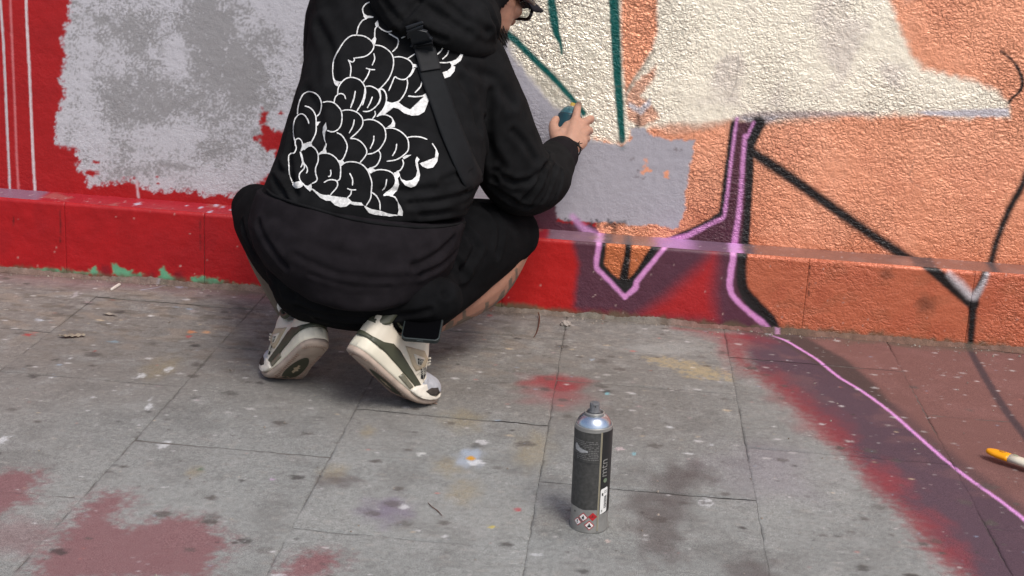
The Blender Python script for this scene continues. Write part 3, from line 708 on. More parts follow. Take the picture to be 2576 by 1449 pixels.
pav = obj_from('pavement', [(-2.95, .9, -.0021), (2.35, .9, -.0021), (2.35, YP+.02, -.0021), (-2.95, YP+.02, -.0021)], [(0, 1, 2, 3)],
               mat('joint_dirt', tuple(S(96, 91, 86)), .95, nscale=60, namp=.35, bscale=300, bstr=.5), None, False)
tag(pav, kind='structure')
colx = [-2.90, -2.49, -2.09, -1.68, -1.28, -.88, -.50, -.10, .30, .71, 1.11, 1.51, 1.91, 2.31]
start = {-.88: 3.054, -.50: 2.74, -.10: 3.02, .30: 3.28, .71: 2.99, -1.28: 2.785, -1.68: 3.06, 1.11: 3.28}
rs = random.Random(4)
for ci, (a, b) in enumerate(zip(colx[:-1], colx[1:])):
    y0 = start.get(a, 3.05 if ci % 2 else 2.78)
    cuts = [y0]
    while cuts[-1] < YP-.02: cuts.append(min(cuts[-1]+.57, YP+.004))
    cuts[-1] = YP+.004
    while cuts[0] > .95: cuts.insert(0, max(cuts[0]-.57, .92))
    for c0, c1 in zip(cuts[:-1], cuts[1:]):
        if c1-c0 < .03: continue
        inv = b > -1.75 and a < 1.12 and c1 > 1.85
        st = .0033 if inv else .05
        g_ = .0003; gy = .0007
        xs = np.concatenate([[a+g_, a+g_+.0008, a+g_+.002], np.linspace(a+g_+.005, b-g_-.005, max(3, int((b-a)/st))), [b-g_-.002, b-g_-.0008, b-g_]])
        ys = np.concatenate([[c0+gy, c0+gy+.0008, c0+gy+.002], np.linspace(c0+gy+.005, c1-gy-.005, max(3, int((c1-c0)/st))), [c1-gy-.002, c1-gy-.0008, c1-gy]])
        X, Y = np.meshgrid(xs, ys); xr, yr = X.ravel(), Y.ravel()
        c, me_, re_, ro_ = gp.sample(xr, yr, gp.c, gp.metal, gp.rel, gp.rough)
        ed = np.minimum(np.minimum(xr-a-g_, b-g_-xr), np.minimum(yr-c0-gy, c1-gy-yr)*.55)
        wob = .5+.5*fbm(xr, yr, 25, 2, 77)
        brk = .25+.75*sstep(-.22, .22, fbm(xr, yr, 8, 3, 83))
        z = -.0021*brk*np.clip(1-ed/(.0022+.002*wob), 0, 1)**1.5+.0007*fbm(xr, yr, 40, 3, 78)+.0012*fbm(xr, yr, 5, 2, 79)
        z += rs.uniform(-.0007, .0007)+rs.uniform(-.002, .002)*(xr-(a+b)/2)+rs.uniform(-.002, .002)*(yr-(c0+c1)/2)
        c = c*rs.uniform(.95, 1.05)*(1-.26*np.clip(1-ed/.0046, 0, 1)[:, None]*(brk**1.3)[:, None])
        edge_w = .0016*noise(xr*26, yr*26, 85)+.0012*noise(xr*80, yr*80, 86)
        xr = xr+edge_w*np.clip(1-np.minimum(xr-a, b-xr)/.02, 0, 1); yr = yr+edge_w*np.clip(1-np.minimum(yr-c0, c1-yr)/.02, 0, 1)
        V = np.stack([xr, yr, z], 1)
        me = grid_mesh('paving_slab', V, len(xs), len(ys)); set_paint(me, c, me_, re_, ro_)
        obj_mesh('paving_slab', me, M_GROUND, pav)
# packed dirt in the corner and grit lying about
rg = random.Random(31)
xs = np.arange(-2.4, 1.8, .006); prof = [(.0, .0), (.25, .35), (.55, .75), (1., 1.0)]
V = []
for x in xs:
    w = .020+.016*float(fbm(np.array([x]), np.array([.3]), 9, 3, 87)[0])+rg.uniform(-.003, .003); h = max(.002, .010+.012*float(fbm(np.array([x]), np.array([.9]), 7, 3, 88)[0])+rg.uniform(-.002, .002))
    for a_, b_ in prof: V.append((x, YP+.002-max(.006, w)*(1-a_), .0006+h*b_*b_))
V = np.array(V); me = grid_mesh('packed_dirt', V, 4, len(xs), True)
c = gp.sample(V[:, 0], np.full(len(V), YP-.05), gp.c)[0]*.5+pp.sample(V[:, 0], np.full(len(V), .03), pp.c)[0]*.03+S(100, 90, 72)*.40
set_paint(me, c*(1+.5*fbm(V[:, 0], V[:, 1], 60, 3, 89))[:, None], np.zeros(len(V)), np.zeros(len(V)), np.full(len(V), .9))
tag(obj_mesh('packed_dirt', me, M_GROUND), kind='stuff')
g = Geo()
for k in range(1100):
    near = rg.random() < .62
    x = rg.uniform(-1.8, 1.15); y = YP-.004-abs(rg.gauss(0, .03)) if near else rg.uniform(1.8, 3.45)
    r = rg.choice([.0008, .001, .0014, .002, .003])*rg.uniform(.7, 1.3)*(1 if near else .8)
    g.add([(x+r*rg.uniform(.6, 1.2)*math.cos(q)*(1 if i < 4 else .5), y+r*rg.uniform(.6, 1.2)*math.sin(q)*(1 if i < 4 else .5), .0004 if i < 4 else r*rg.uniform(.8, 1.3)) for i, q in enumerate([0, 1.57, 3.14, 4.71, .4, 2.0, 3.6, 5.1])],
          [(0, 1, 5, 4), (1, 2, 6, 5), (2, 3, 7, 6), (3, 0, 4, 7), (4, 5, 6, 7)])
o = g.make('grit', mat('grit_stone', tuple(S(140, 130, 120)), .95, 0, .1, 30, .5), None, False); tag(o, kind='stuff')
gnd = obj_from('ground', [(-60, -60, -.03), (60, -60, -.03), (60, 60, -.03), (-60, 60, -.03)], [(0, 1, 2, 3)],
               mat('ground_concrete', tuple(S(122, 119, 115)), .9, nscale=3, namp=.2, bscale=120, bstr=.4), None, False)
tag(gnd, kind='structure')

# ================================================================== THE WRITER (person), crouching on his toes
M_SKIN = bpy.data.materials.new('skin'); M_SKIN.use_nodes = True
_nt = M_SKIN.node_tree; _b = _nt.nodes['Principled BSDF']
_b.inputs['Roughness'].default_value = .5; _b.inputs['Specular IOR Level'].default_value = .4
_b.inputs['Subsurface Weight'].default_value = .12; _b.inputs['Subsurface Radius'].default_value = (.012, .005, .003)
_a = _nt.nodes.new('ShaderNodeAttribute'); _a.attribute_name = 'tone'
_tc = _nt.nodes.new('ShaderNodeTexCoord'); _n = _nt.nodes.new('ShaderNodeTexNoise'); _n.inputs['Scale'].default_value = 90; _n.inputs['Detail'].default_value = 5
_mr = _nt.nodes.new('ShaderNodeMapRange'); _mr.inputs['To Min'].default_value = .84; _mr.inputs['To Max'].default_value = 1.14
_v = _nt.nodes.new('ShaderNodeVectorMath'); _v.operation = 'SCALE'
_nt.links.new(_tc.outputs['Object'], _n.inputs['Vector']); _nt.links.new(_n.outputs['Fac'], _mr.inputs['Value'])
_nt.links.new(_a.outputs['Color'], _v.inputs[0]); _nt.links.new(_mr.outputs['Result'], _v.inputs['Scale']); _nt.links.new(_v.outputs['Vector'], _b.inputs['Base Color'])
_n2 = _nt.nodes.new('ShaderNodeTexNoise'); _n2.inputs['Scale'].default_value = 700
_bp = _nt.nodes.new('ShaderNodeBump'); _bp.inputs['Strength'].default_value = .25; _bp.inputs['Distance'].default_value = .0006
_nt.links.new(_tc.outputs['Object'], _n2.inputs['Vector']); _nt.links.new(_n2.outputs['Fac'], _bp.inputs['Height']); _nt.links.new(_bp.outputs['Normal'], _b.inputs['Normal'])

M_HOOD = cloth('black_fleece', (.0100, .0100, .0106), 900, .4)
M_HEM = cloth('charcoal_rib', (.0118, .0100, .0116), 1100, .5)
M_SHORT = cloth('black_cotton', (.0058, .0058, .0064), 1200, .4)
M_CAP = cloth('black_cap_cloth', (.02, .02, .024), 1200, .4)
M_PRINT = mat('white_screen_print', (.66, .65, .63), .6, 0, .3, 160, .28, 700, .5, .0006)
M_HAIR = mat('dark_hair', (.012, .009, .008), .6, 0, .3, 200, .4, 700, .8, .001)
M_WEB = mat('black_webbing', (.008, .0088, .010), .7, 0, .15, 60, .15, 1600, .5, .0006)
M_BUCK = mat('black_plastic', (.010, .012, .015), .42, 0, .35, 40, .1, 500, .1, .0003)

person = empty('person', (at(900, 900, 2.9).x, 2.9, 0))
tag(person, 'person in black hooded sweatshirt and shorts crouching on tiptoe, spraying the wall', 'person')

# ---- head frame
HC = at(1208, -16, 3.17)
HF = Vector((.58, .74, -.34)).normalized(); HR = HF.cross(Vector((0, 0, 1))).normalized(); HU = HR.cross(HF).normalized()
def hd(f, r, u): return HC+HF*f+HR*r+HU*u
AX = (HF, HR, HU)

g = Geo()
# skull, face, jaw, nose, brow, lips, ears, neck
g.ell(hd(-.015, 0, .035), (.098, .076, .088), AX); g.ell(hd(.030, 0, -.020), (.068, .064, .088), AX)
g.ell(hd(.055, 0, -.082), (.042, .046, .030), AX); g.ell(hd(.035, .038, -.05), (.04, .022, .04), AX); g.ell(hd(.035, -.038, -.05), (.04, .022, .04), AX)
g.ell(hd(.078, .034, -.008), (.020, .024, .020), AX); g.ell(hd(.078, -.034, -.008), (.020, .024, .020), AX)
g.ell(hd(.084, 0, .030), (.018, .052, .012), AX)
g.tube([hd(.086, 0, .026), hd(.104, 0, -.004), hd(.116, 0, -.022)], [.009, .011, .014], 10)
g.ell(hd(.100, .012, -.026), (.012, .008, .008), AX, 10); g.ell(hd(.100, -.012, -.026), (.012, .008, .008), AX, 10)
g.ell(hd(.094, 0, -.050), (.010, .024, .007), AX, 10); g.ell(hd(.092, 0, -.062), (.010, .021, .007), AX, 10)
for s in (1, -1):
    g.ell(hd(-.012, s*.078, -.004), (.018, .008, .030), AX, 10)
    g.ell(hd(.078, s*.031, .012), (.012, .013, .012), AX, 10)
neck0 = at(1095, 70, 3.07)
g.tube([hd(-.03, 0, -.06), (hd(-.03, 0, -.06)+neck0)/2, neck0], [.060, .058, .066], 16)
# trunk (inside the clothes)
spine = [(at(890, 680, 2.92), (.14, .10)), (at(892, 600, 2.89), (.16, .115)), (at(915, 430, 2.93), (.165, .11)), (at(960, 250, 2.98), (.175, .11)), (at(1010, 110, 3.03), (.165, .095)), (at(1050, 60, 3.06), (.10, .08))]
g.tube([p for p, r in spine], [r for p, r in spine], 24, 4, True, (0, -1, .2))
# arms
SHR, ELR, WRR = at(1165, 150, 3.06), at(1318, 478, 3.14), at(1424, 379, 3.372)
g.tube([SHR, (SHR+ELR)/2+Vector((.01, 0, 0)), ELR], [.060, .052, .043], 14)
g.tube([ELR, ELR.lerp(WRR, .35), ELR.lerp(WRR, .8), WRR], [.042, .043, .029, (.029, .022)], 14)
SHL, ELL, WRL = at(870, 10, 3.10), at(840, 300, 3.34), at(960, 330, 3.46)
g.tube([SHL, (SHL+ELL)/2, ELL], [.060, .050, .043], 14)
g.tube([ELL, ELL.lerp(WRL, .5), WRL], [.042, .040, .028], 14)
# legs
HPR, KNR, ANR = at(1000, 700, 2.94), at(1288, 596, 3.215), at(985, 838, 2.905)
HPL, KNL, ANL = at(810, 700, 2.95), at(648, 535, 3.24), at(772, 838, 2.915)
g.tube([HPR, (HPR+KNR)/2, KNR], [.095, .085, .058], 16); g.tube([HPL, (HPL+KNL)/2, KNL], [.095, .085, .058], 16)
def shin(K, A, sag, r):
    g.tube([K, K.lerp(A, .3)+sag, K.lerp(A, .62)+sag*.8, A], r, 16)
shin(KNR, ANR, Vector((.016, .0, -.030)), [.056, .064, .052, .036])
shin(KNL, ANL, Vector((-.004, .0, -.004)), [.056, .056, .048, .036])
# feet (inside the shoes)
# right hand: palm, four fingers, thumb
def P_(u, v, y): return at(u, v, y)
g.tube([WRR, P_(1427, 352, 3.405), P_(1440, 318, 3.445)], [(.028, .021), (.031, .018), (.024, .014)], 14, 4, True, (0, -1, .45))
KN = {'i': P_(1447, 305, 3.452), 'm': P_(1463, 312, 3.455), 'r': P_(1471, 330, 3.448), 'p': P_(1467, 350, 3.432)}
for k, r in (('i', .0135), ('m', .0135), ('r', .0135), ('p', .0125)):
    g.tube([WRR+(KN[k]-WRR)*.12, (WRR+KN[k])/2+Vector((0, -.006, 0)), KN[k]], [.018, .0155, r], 10)
g.tube([KN['i'], P_(1451, 284, 3.468), P_(1453, 271, 3.488), P_(1456, 263, 3.512)], [.0118, .0102, .0098, .0086], 10)
g.tube([KN['m'], P_(1476, 304, 3.468), P_(1486, 299, 3.494), P_(1483, 304, 3.528), P_(1470, 309, 3.548)], [.0118, .0104, .0100, .0094, .0084], 10)
g.tube([KN['r'], P_(1478, 328, 3.466), P_(1484, 329, 3.498), P_(1478, 331, 3.532), P_(1464, 333, 3.549)], [.0115, .0105, .0098, .0092, .0082], 10)
g.tube([KN['p'], P_(1473, 349, 3.450), P_(1477, 350, 3.478), P_(1472, 352, 3.510), P_(1460, 353, 3.528)], [.0105, .0095, .0088, .0082, .0074], 10)
g.tube([P_(1416, 366, 3.388), P_(1403, 348, 3.408), P_(1394, 328, 3.430), P_(1393, 312, 3.452), P_(1399, 300, 3.474)], [.019, .0185, .0140, .0118, .0098], 10)
g.ell(P_(1412, 345, 3.412), (.018, .014, .022))
g.tube([P_(1440, 372, 3.392), P_(1462, 358, 3.418)], [.019, .017], 10)
# left hand, closed loosely in front of the belly
for k in range(4):
    b0 = WRL+Vector((.05, .035, .012-.014*k)); g.tube([WRL+Vector((.01, .005, .006-.006*k)), b0, b0+Vector((.022, .012, -.012)), b0+Vector((.012, .0, -.03))], [.014, .0105, .0095, .0085], 8)
g.tube([WRL+Vector((.01, -.01, .01)), WRL+Vector((.04, -.012, .025)), WRL+Vector((.062, .002, .02))], [.014, .012, .0095], 8)
me = g.fused('body', .0034, 3)
co = get_co(me); no = get_no(me)
tone = np.tile(np.array([.36, .185, .125]), (len(co), 1))
hm = np.linalg.norm(co-np.array(P_(1435, 335, 3.44)), axis=1) < .14
tone[hm] = np.array([.43, .235, .165])
legm = co[:, 2] < .42
tone[legm] = np.array([.30, .15, .10])
# knuckles and finger ends a little redder
for p in list(KN.values())+[P_(1456, 263, 3.512), P_(1486, 299, 3.494), P_(1393, 312, 3.452)]:
    d = np.linalg.norm(co-np.array(p), axis=1); tone += (np.exp(-(d/.012)**2)*.5)[:, None]*np.array([.05, -.01, -.005])
# eyebrows/short beard shadow on the jaw
loc = (co-np.array(HC)) @ np.array([HF, HR, HU]).T
bd = sstep(-.045, -.075, loc[:, 2])*sstep(-.02, .02, loc[:, 0])*(np.abs(loc[:, 1]) < .09)*sstep(-.14, -.12, loc[:, 2])
tone = tone*(1-.8*bd[:, None])+np.array([.02, .014, .012])*.8*bd[:, None]
# tattoo: dark geometric bands on the lower leg, laid out along the shin
def shin_uv(K, A):
    ax = np.array(A-K); L_ = np.linalg.norm(ax); ax /= L_
    rel = co-np.array(K); s_ = rel @ ax; q = rel-np.outer(s_, ax)
    e1 = np.cross(ax, [0, 1, 0]); e1 /= np.linalg.norm(e1); e2 = np.cross(ax, e1)
    return s_/L_, np.arctan2(q @ e2, q @ e1), np.linalg.norm(q, axis=1)
s_, a_, r_ = shin_uv(KNR, ANR)
lim = np.radians(6+30*noise(s_*8, s_*0+.4, 5)+16*np.round(1.4*noise(s_*21, s_*0+.7, 6))+14*s_)
tat = (s_ > .16) & (s_ < .95) & (a_ < lim) & (a_ > -2.4) & (r_ < .1) & (co[:, 2] < .34)
tat &= ~((np.abs(s_*17-8.2) < .16) & (a_ > -.2)) & ~((np.abs(s_*17-5.1) < .2) & (a_ > .1)) & ~((np.abs(s_*17-11.4) < .2) & (a_ > .2))
tone[tat] = np.array([.12, .088, .064])
s_, a_, r_ = shin_uv(KNL, ANL)
tat = (s_ > .02) & (s_ < .97) & (r_ < .09) & (co[:, 2] < .36) & (co[:, 0] < -.6)
tone[tat] = np.array([.085, .075, .052])  # left shin: tattoo and shade painted as one olive tone
a = me.attributes.new('tone', 'FLOAT_COLOR', 'POINT'); d = np.ones((len(co), 4), np.float32); d[:, :3] = np.clip(tone, 0, 1); a.data.foreach_set('color', d.ravel())
body = obj_mesh('body', me, M_SKIN, person)

# eyes and hair
M_EYE = mat('eye', (.55, .52, .5), .15)
for s in (1, -1): Geo().ell(hd(.082, s*.031, .010), (.0115, .0115, .0115), AX, 10).make('eye', M_EYE, person)
g = Geo(); rh = random.Random(3)
for k in range(420):          # short beard and sideburns: many small tapered hairs
    a = rh.uniform(-1.5, 1.5); u = rh.uniform(-.118, -.062)
    if abs(a) > 1.05: u = rh.uniform(-.10, -.055)
    f = .030+.055*math.cos(a); r = .060*math.sin(a)
    p = hd(f, r, u); dirn = (HF*math.cos(a)*.6+HR*math.sin(a)*.7-HU*.7).normalized()
    g.tube([p-dirn*.004, p+dirn*rh.uniform(.008, .018)], [.0012, .0004], 4, 1, False)
g.make('beard', M_HAIR, person)
g = Geo(); g.ell(hd(-.022, 0, .032), (.100, .080, .088), AX, 20)
hm_ = g.fused('hair', .006, 2); obj_mesh('hair', hm_, M_HAIR, person)

# cap: crown and visor
capo = empty('cap', hd(0, 0, .08)); attach(capo, person)
g = Geo()
rings = []
for i in range(9):
    t = i/8*math.pi/2; r1, r2, h = .108*math.cos(t)+.001, .086*math.cos(t)+.001, .085*math.sin(t)
    rings.append([hd(-.012+r1*math.cos(q), r2*math.sin(q), .040+h) for q in np.linspace(0, 2*math.pi, 33)[:-1]])
g.loft(rings, True, False); g.tube([hd(-.012, 0, .126), hd(-.012, 0, .131)], [.009, .006], 10, 1)
o = g.make('crown', M_CAP, capo); so = o.modifiers.new('s', 'SOLIDIFY'); so.thickness = .003
V = []; F = []; nu, nv = 21, 8
for i in range(nv):
    t = i/(nv-1)
    for j in range(nu):
        q = -1.15+2.3*j/(nu-1)
        f0 = -.012+.108*math.cos(q); r0 = .086*math.sin(q)
        L_ = .092*math.cos(q*.62)
        V.append(hd(f0+L_*t*math.cos(q*.35), r0*(1-.02*t), .040-.013*t-.022*t*(r0/.086)**2-.010*(r0/.086)**2))
for i in range(nv-1):
    for j in range(nu-1): F.append((i*nu+j, i*nu+j+1, (i+1)*nu+j+1, (i+1)*nu+j))
o = obj_from('visor', V, F, M_CAP, capo); so = o.modifiers.new('s', 'SOLIDIFY'); so.thickness = .004; so.offset = 0

# glasses
gl = empty('glasses', hd(.1, 0, .01)); attach(gl, person)
M_FR = mat('black_acetate', (.012, .011, .011), .25, 0, .5, 30, .1); M_LENS = bpy.data.materials.new('lens_glass'); M_LENS.use_nodes = True
_p = M_LENS.node_tree.nodes['Principled BSDF']; _p.inputs['Transmission Weight'].default_value = .92; _p.inputs['Roughness'].default_value = .03; _p.inputs['IOR'].default_value = 1.12; _p.inputs['Base Color'].default_value = (.82, .84, .82, 1)
def lens_loop(s, k=1.0, f=.118):
    o = []
    for q in np.linspace(0, 2*math.pi, 29)[:-1]:
        cx, cy = math.cos(q), math.sin(q)
        x = abs(cx)**.55*math.copysign(1, cx)*.0305*k; y = abs(cy)**.55*math.copysign(1, cy)*.0225*k
        o.append(hd(f-.010*((x*s+.034)/.06)**2*(1 if s > 0 else 1), s*.034+x, .006+y-.002*abs(x)/.028))
    return o
for s in (1, -1):
    g = Geo(); lo = lens_loop(s); g.tube(lo+[lo[0]], [.0040]*(len(lo)+1), 8, 1, False); g.make('rim', M_FR, gl)
    g = Geo(); lo = lens_loop(s, .98); n = len(lo); g.V = [tuple(p) for p in lo]+[tuple(p+HF*.0015) for p in lo]
    g.F = [tuple(range(n)), tuple(reversed(range(n, 2*n)))]+[(i, i+n, (i+1) % n+n, (i+1) % n) for i in range(n)]; g.make('lens', M_LENS, gl, False)
    g = Geo(); g.tube([hd(.112, s*.063, .016), hd(.085, s*.076, .016), hd(.02, s*.084, .014), hd(-.02, s*.084, .004)], [(.0022, .0045)]*4, 8, 4, True, HU); g.make('temple', M_FR, gl)
g = Geo(); g.tube([hd(.117, -.008, .010), hd(.121, 0, .013), hd(.117, .008, .010)], .0026, 8); g.make('bridge', M_FR, gl)

# ---------------------------------------------------------------- sweatshirt
hoodie = empty('hoodie', at(950, 400, 2.9)); attach(hoodie, person)
rows = [(-75, 905, 1150, 3.075, .085), (-30, 815, 1205, 3.07, .100), (40, 783, 1232, 3.055, .115), (110, 774, 1236, 3.04, .130), (200, 757, 1226, 3.005, .150), (300, 729, 1216, 2.97, .165),
        (390, 700, 1222, 2.94, .172), (450, 676, 1214, 2.92, .176), (500, 655, 1190, 2.905, .176), (540, 650, 1172, 2.90, .172)]
g = Geo(); rings = []
for v, l, r, y, hd_ in rows:
    a, b = at(l, v, y), at(r, v, y); c = (a+b)/2; hw = (b-a).length/2
    bk = Vector((0, -1, .12))
    ring = []
    for q in np.linspace(0, 2*math.pi, 49)[:-1]:
        cx, sy = math.cos(q), math.sin(q)
        ring.append(c+(b-a)/2*(abs(cx)**.86*math.copysign(1, cx))+bk*hd_*(abs(sy)**.92*math.copysign(1, sy)))
    rings.append(ring)
g.loft(rings)
# shoulders and sleeves
SLV = [(P_(1128, 105, 3.04), (.096, .085)), (P_(1172, 158, 3.05), (.088, .088)), (P_(1224, 268, 3.07), (.084, .086)), (P_(1272, 385, 3.10), (.083, .085)), (P_(1308, 456, 3.135), (.078, .077)),
       (P_(1354, 455, 3.20), (.070, .070)), (P_(1384, 424, 3.275), (.058, .056)), (P_(1402, 398, 3.328), (.047, .044))]
g.tube([p for p, r in SLV], [r for p, r in SLV], 20, 5)
SLL = [(P_(900, 20, 3.06), .10), (P_(862, 80, 3.12), .085), (P_(850, 300, 3.31), .068), (P_(900, 325, 3.40), .055), (P_(935, 328, 3.44), .045)]
g.tube([p for p, r in SLL], [r for p, r in SLL], 20, 5)
# hood, pulled up
g2 = Geo()
g.ell(P_(1085, 40, 3.06), (.15, .10, .085)); 
me = g.fused('sweatshirt', .0055, 5)
co = get_co(me); no = get_no(me)
def pxs(c):
    d = (c-np.array([0, 0, CAM_H])) @ ROT.T
    return CX+FPX*d[:, 0]/d[:, 2], CY+FPX*d[:, 1]/d[:, 2]
def crease(co, no, pts3, w, depth, lip=.5):
    """press a fold into the cloth along a 3-D path: a groove with a raised lip beside it"""
    P = [np.array(p) for p in pts3]; best = np.full(len(co), 9.)
    for a, b in zip(P[:-1], P[1:]):
        e = b-a; t = np.clip((co-a) @ e/(e @ e), 0, 1); best = np.minimum(best, np.linalg.norm(co-a-t[:, None]*e, axis=1))
    return -depth*np.exp(-(best/w)**2)+lip*depth*np.exp(-((best-2.0*w)/(1.1*w))**2)
def onback(pts, y): return [at(u, v, y) for u, v in pts]
bvh0 = BVHTree.FromPolygons([tuple(c) for c in co], [tuple(p.vertices) for p in me.polygons])
def cast(bv, u, v, y=2.95):
    o = Vector((0, 0, CAM_H)); d = (at(u, v, y)-o).normalized()
    h = bv.ray_cast(o, d); return h[0], h[1]
def folds(co, no, bv, lst):
    disp = np.zeros(len(co))
    for pts, w, dp in lst:
        ps = [cast(bv, u, v)[0] for u, v in pts]; ps = [p for p in ps if p is not None]
        if len(ps) > 1: disp += crease(co, no, ps, w*.75, dp*1.1)
    return co+no*disp[:, None]
FL = [([(1190,440),(1120,470),(1040,482),(960,478)], .010, .006), ([(1180,480),(1100,505),(1030,512)], .009, .006), ([(1185,400),(1150,440),(1110,455)], .009, .006),
      ([(1180,520),(1120,535),(1060,540)], .008, .005), ([(700,420),(730,450),(745,490)], .010, .007), ([(690,450),(712,480),(730,520)], .008, .006), ([(735,330),(725,400),(735,450)], .012, .007),
      ([(1235,230),(1225,300),(1235,370),(1260,420)], .013, .009), ([(1215,300),(1230,380),(1245,450)], .010, .007), ([(1250,430),(1290,460),(1330,455),(1365,420)], .009, .007),
      ([(1372,384),(1368,420),(1345,470),(1320,500)], .009, .011), ([(1395,420),(1385,460),(1365,505)], .007, .007), ([(1412,430),(1408,470),(1390,510)], .006, .005), ([(1240,470),(1290,505),(1330,520)], .009, .006),
      ([(1180,170),(1240,200),(1290,260)], .014, .006), ([(1160,200),(1190,260),(1205,330)], .013, .007), ([(800,60),(830,120),(840,200)], .014, .006), ([(770,230),(800,280),(810,350)], .014, .005), ([(1290,330),(1320,360),(1345,400)], .010, .006)]
co = folds(co, no, bvh0, FL)
nz = fbm(co[:, 0]+co[:, 1]*.7, co[:, 2]+co[:, 1]*.4, 9, 3, 101)
co = co+no*(.0035*nz)[:, None]
set_co(me, co)
torso = obj_mesh('sweatshirt', me, M_HOOD, hoodie)
BV = BVHTree.FromPolygons([tuple(c) for c in co], [tuple(p.vertices) for p in me.polygons])

# hood: a full cowl around the back of the head and neck
g = Geo()
g.ell(hd(-.035, 0, .035), (.125, .118, .132), AX); g.ell(hd(-.085, 0, -.04), (.115, .115, .11), AX)
g.ell(P_(1163, 52, 3.02), (.083, .105, .074)); g.ell(P_(1203, 96, 3.04), (.044, .08, .042)); g.ell(P_(1070, 16, 2.985), (.100, .085, .060)); g.ell(P_(1003, -18, 2.985), (.062, .09, .072))
g.tube([P_(962, -12, 2.965), P_(990, 38, 2.93), P_(1045, 58, 2.91), P_(1110, 80, 2.92), P_(1180, 112, 2.955), P_(1228, 122, 3.01)], [.024, .026, .030, .030, .028, .020], 14)
me = g.fused('hood', .0055, 4)
co = get_co(me)
# open the hood in front of the face
loc = (co-np.array(HC)) @ np.array([HF, HR, HU]).T
bm = bmesh.new(); bm.from_mesh(me); bm.verts.ensure_lookup_table()
kill = [bm.verts[i] for i in np.nonzero((loc[:, 0] > -.020-.30*np.clip(-.02-loc[:, 2], 0, .1)) & (np.abs(loc[:, 1]) < .135) & (loc[:, 2] > -.115) & (loc[:, 0] < .2))[0]]
bmesh.ops.delete(bm, geom=kill, context='VERTS'); bm.to_mesh(me); bm.free()
co = get_co(me); no = get_no(me)
bvh0 = BVHTree.FromPolygons([tuple(c) for c in co], [tuple(p.vertices) for p in me.polygons])
co = folds(co, no, bvh0, [([(1055,0),(1020,40),(1000,80)], .009, .008), ([(1055,0),(1110,45),(1180,80),(1250,120)], .012, .006), ([(1215,0),(1240,50),(1250,90)], .007, .006), ([(1130,10),(1170,50),(1230,80)], .010, .006), ([(965,0),(985,30),(1010,55)], .008, .006), ([(1045,62),(1080,85),(1120,100)], .007, .006)])
set_co(me, co)
hood = obj_mesh('hood', me, M_HOOD, hoodie)
so = hood.modifiers.new('s', 'SOLIDIFY'); so.thickness = .006; so.offset = -1

# cuff and hem
g = Geo()
g.tube([P_(1396, 405, 3.313), P_(1407, 390, 3.343), P_(1411, 384, 3.355)], [(.049, .046), (.047, .044), (.044, .041)], 24, 3, True)
me = g.fused('cuff', .003, 2); obj_mesh('cuff', me, M_HEM, hoodie)
g = Geo(); g.tube([P_(935, 328, 3.44), P_(950, 329, 3.452)], [.046, .042], 20, 1); g.make('cuff', M_HEM, hoodie)
hrow = [(512, 653, 1170, 2.903, .1755), (535, 644, 1172, 2.897, .184), (572, 632, 1162, 2.885, .196), (615, 646, 1152, 2.875, .198), (660, 676, 1142, 2.87, .196), (700, 722, 1120, 2.868, .190), (728, 775, 1090, 2.864, .190), (742, 830, 1045, 2.862, .184), (748, 850, 1020, 2.87, .150)]
g = Geo(); rings = []
for v, l, r, y, hd_ in hrow:
    k = {512: 42, 535: 34, 572: 22, 615: 12}.get(v, 4); a, b = at(l, v-k, y), at(r, v+k, y); c = (a+b)/2; bk = Vector((0, -1, .10))
    rings.append([c+(b-a)/2*(abs(math.cos(q))**.86*math.copysign(1, math.cos(q)))+bk*hd_*(abs(math.sin(q))**.9*math.copysign(1, math.sin(q))) for q in np.linspace(0, 2*math.pi, 49)[:-1]])
g.loft(rings)
me = g.fused('hem_band', .0055, 4); co = get_co(me); no = get_no(me)
bvh0 = BVHTree.FromPolygons([tuple(c) for c in co], [tuple(p.vertices) for p in me.polygons])
co = folds(co, no, bvh0, [([(690,545),(800,620),(920,655),(1040,660)], .012, .002), ([(1140,600),(1100,640),(1040,670)], .009, .006), ([(1148,630),(1110,668),(1060,690)], .008, .005), ([(650,560),(680,620),(720,670)], .009, .006), ([(740,640),(850,690),(960,700),(1060,690)], .008, .003), ([(780,690),(880,718),(980,722)], .006, .0025)])
co += no*(.0025*fbm(co[:, 0]+co[:, 1], co[:, 2]*2, 12, 3, 103))[:, None]
set_co(me, co); obj_mesh('hem_band', me, M_HEM, hoodie)
BH = BVHTree.FromPolygons([tuple(c) for c in co], [tuple(p.vertices) for p in me.polygons])
# stitched seam above the hem
ps = []
for u, v in [(655,468),(672,478),(690,492),(740,510),(800,528),(860,545),(920,558),(980,566),(1060,572),(1130,568),(1168,560)]:
    best = None
    for bv in (BV, BH):
        h, n_ = cast(bv, u, v)
        if h is not None and (best is None or h.length < best[0].length): best = (h, n_)
    if best: ps.append(best[0]+best[1]*.0005)
g = Geo(); g.tube(ps, .0032, 8, 4); g.make('hem_seam', M_HOOD, hoodie)

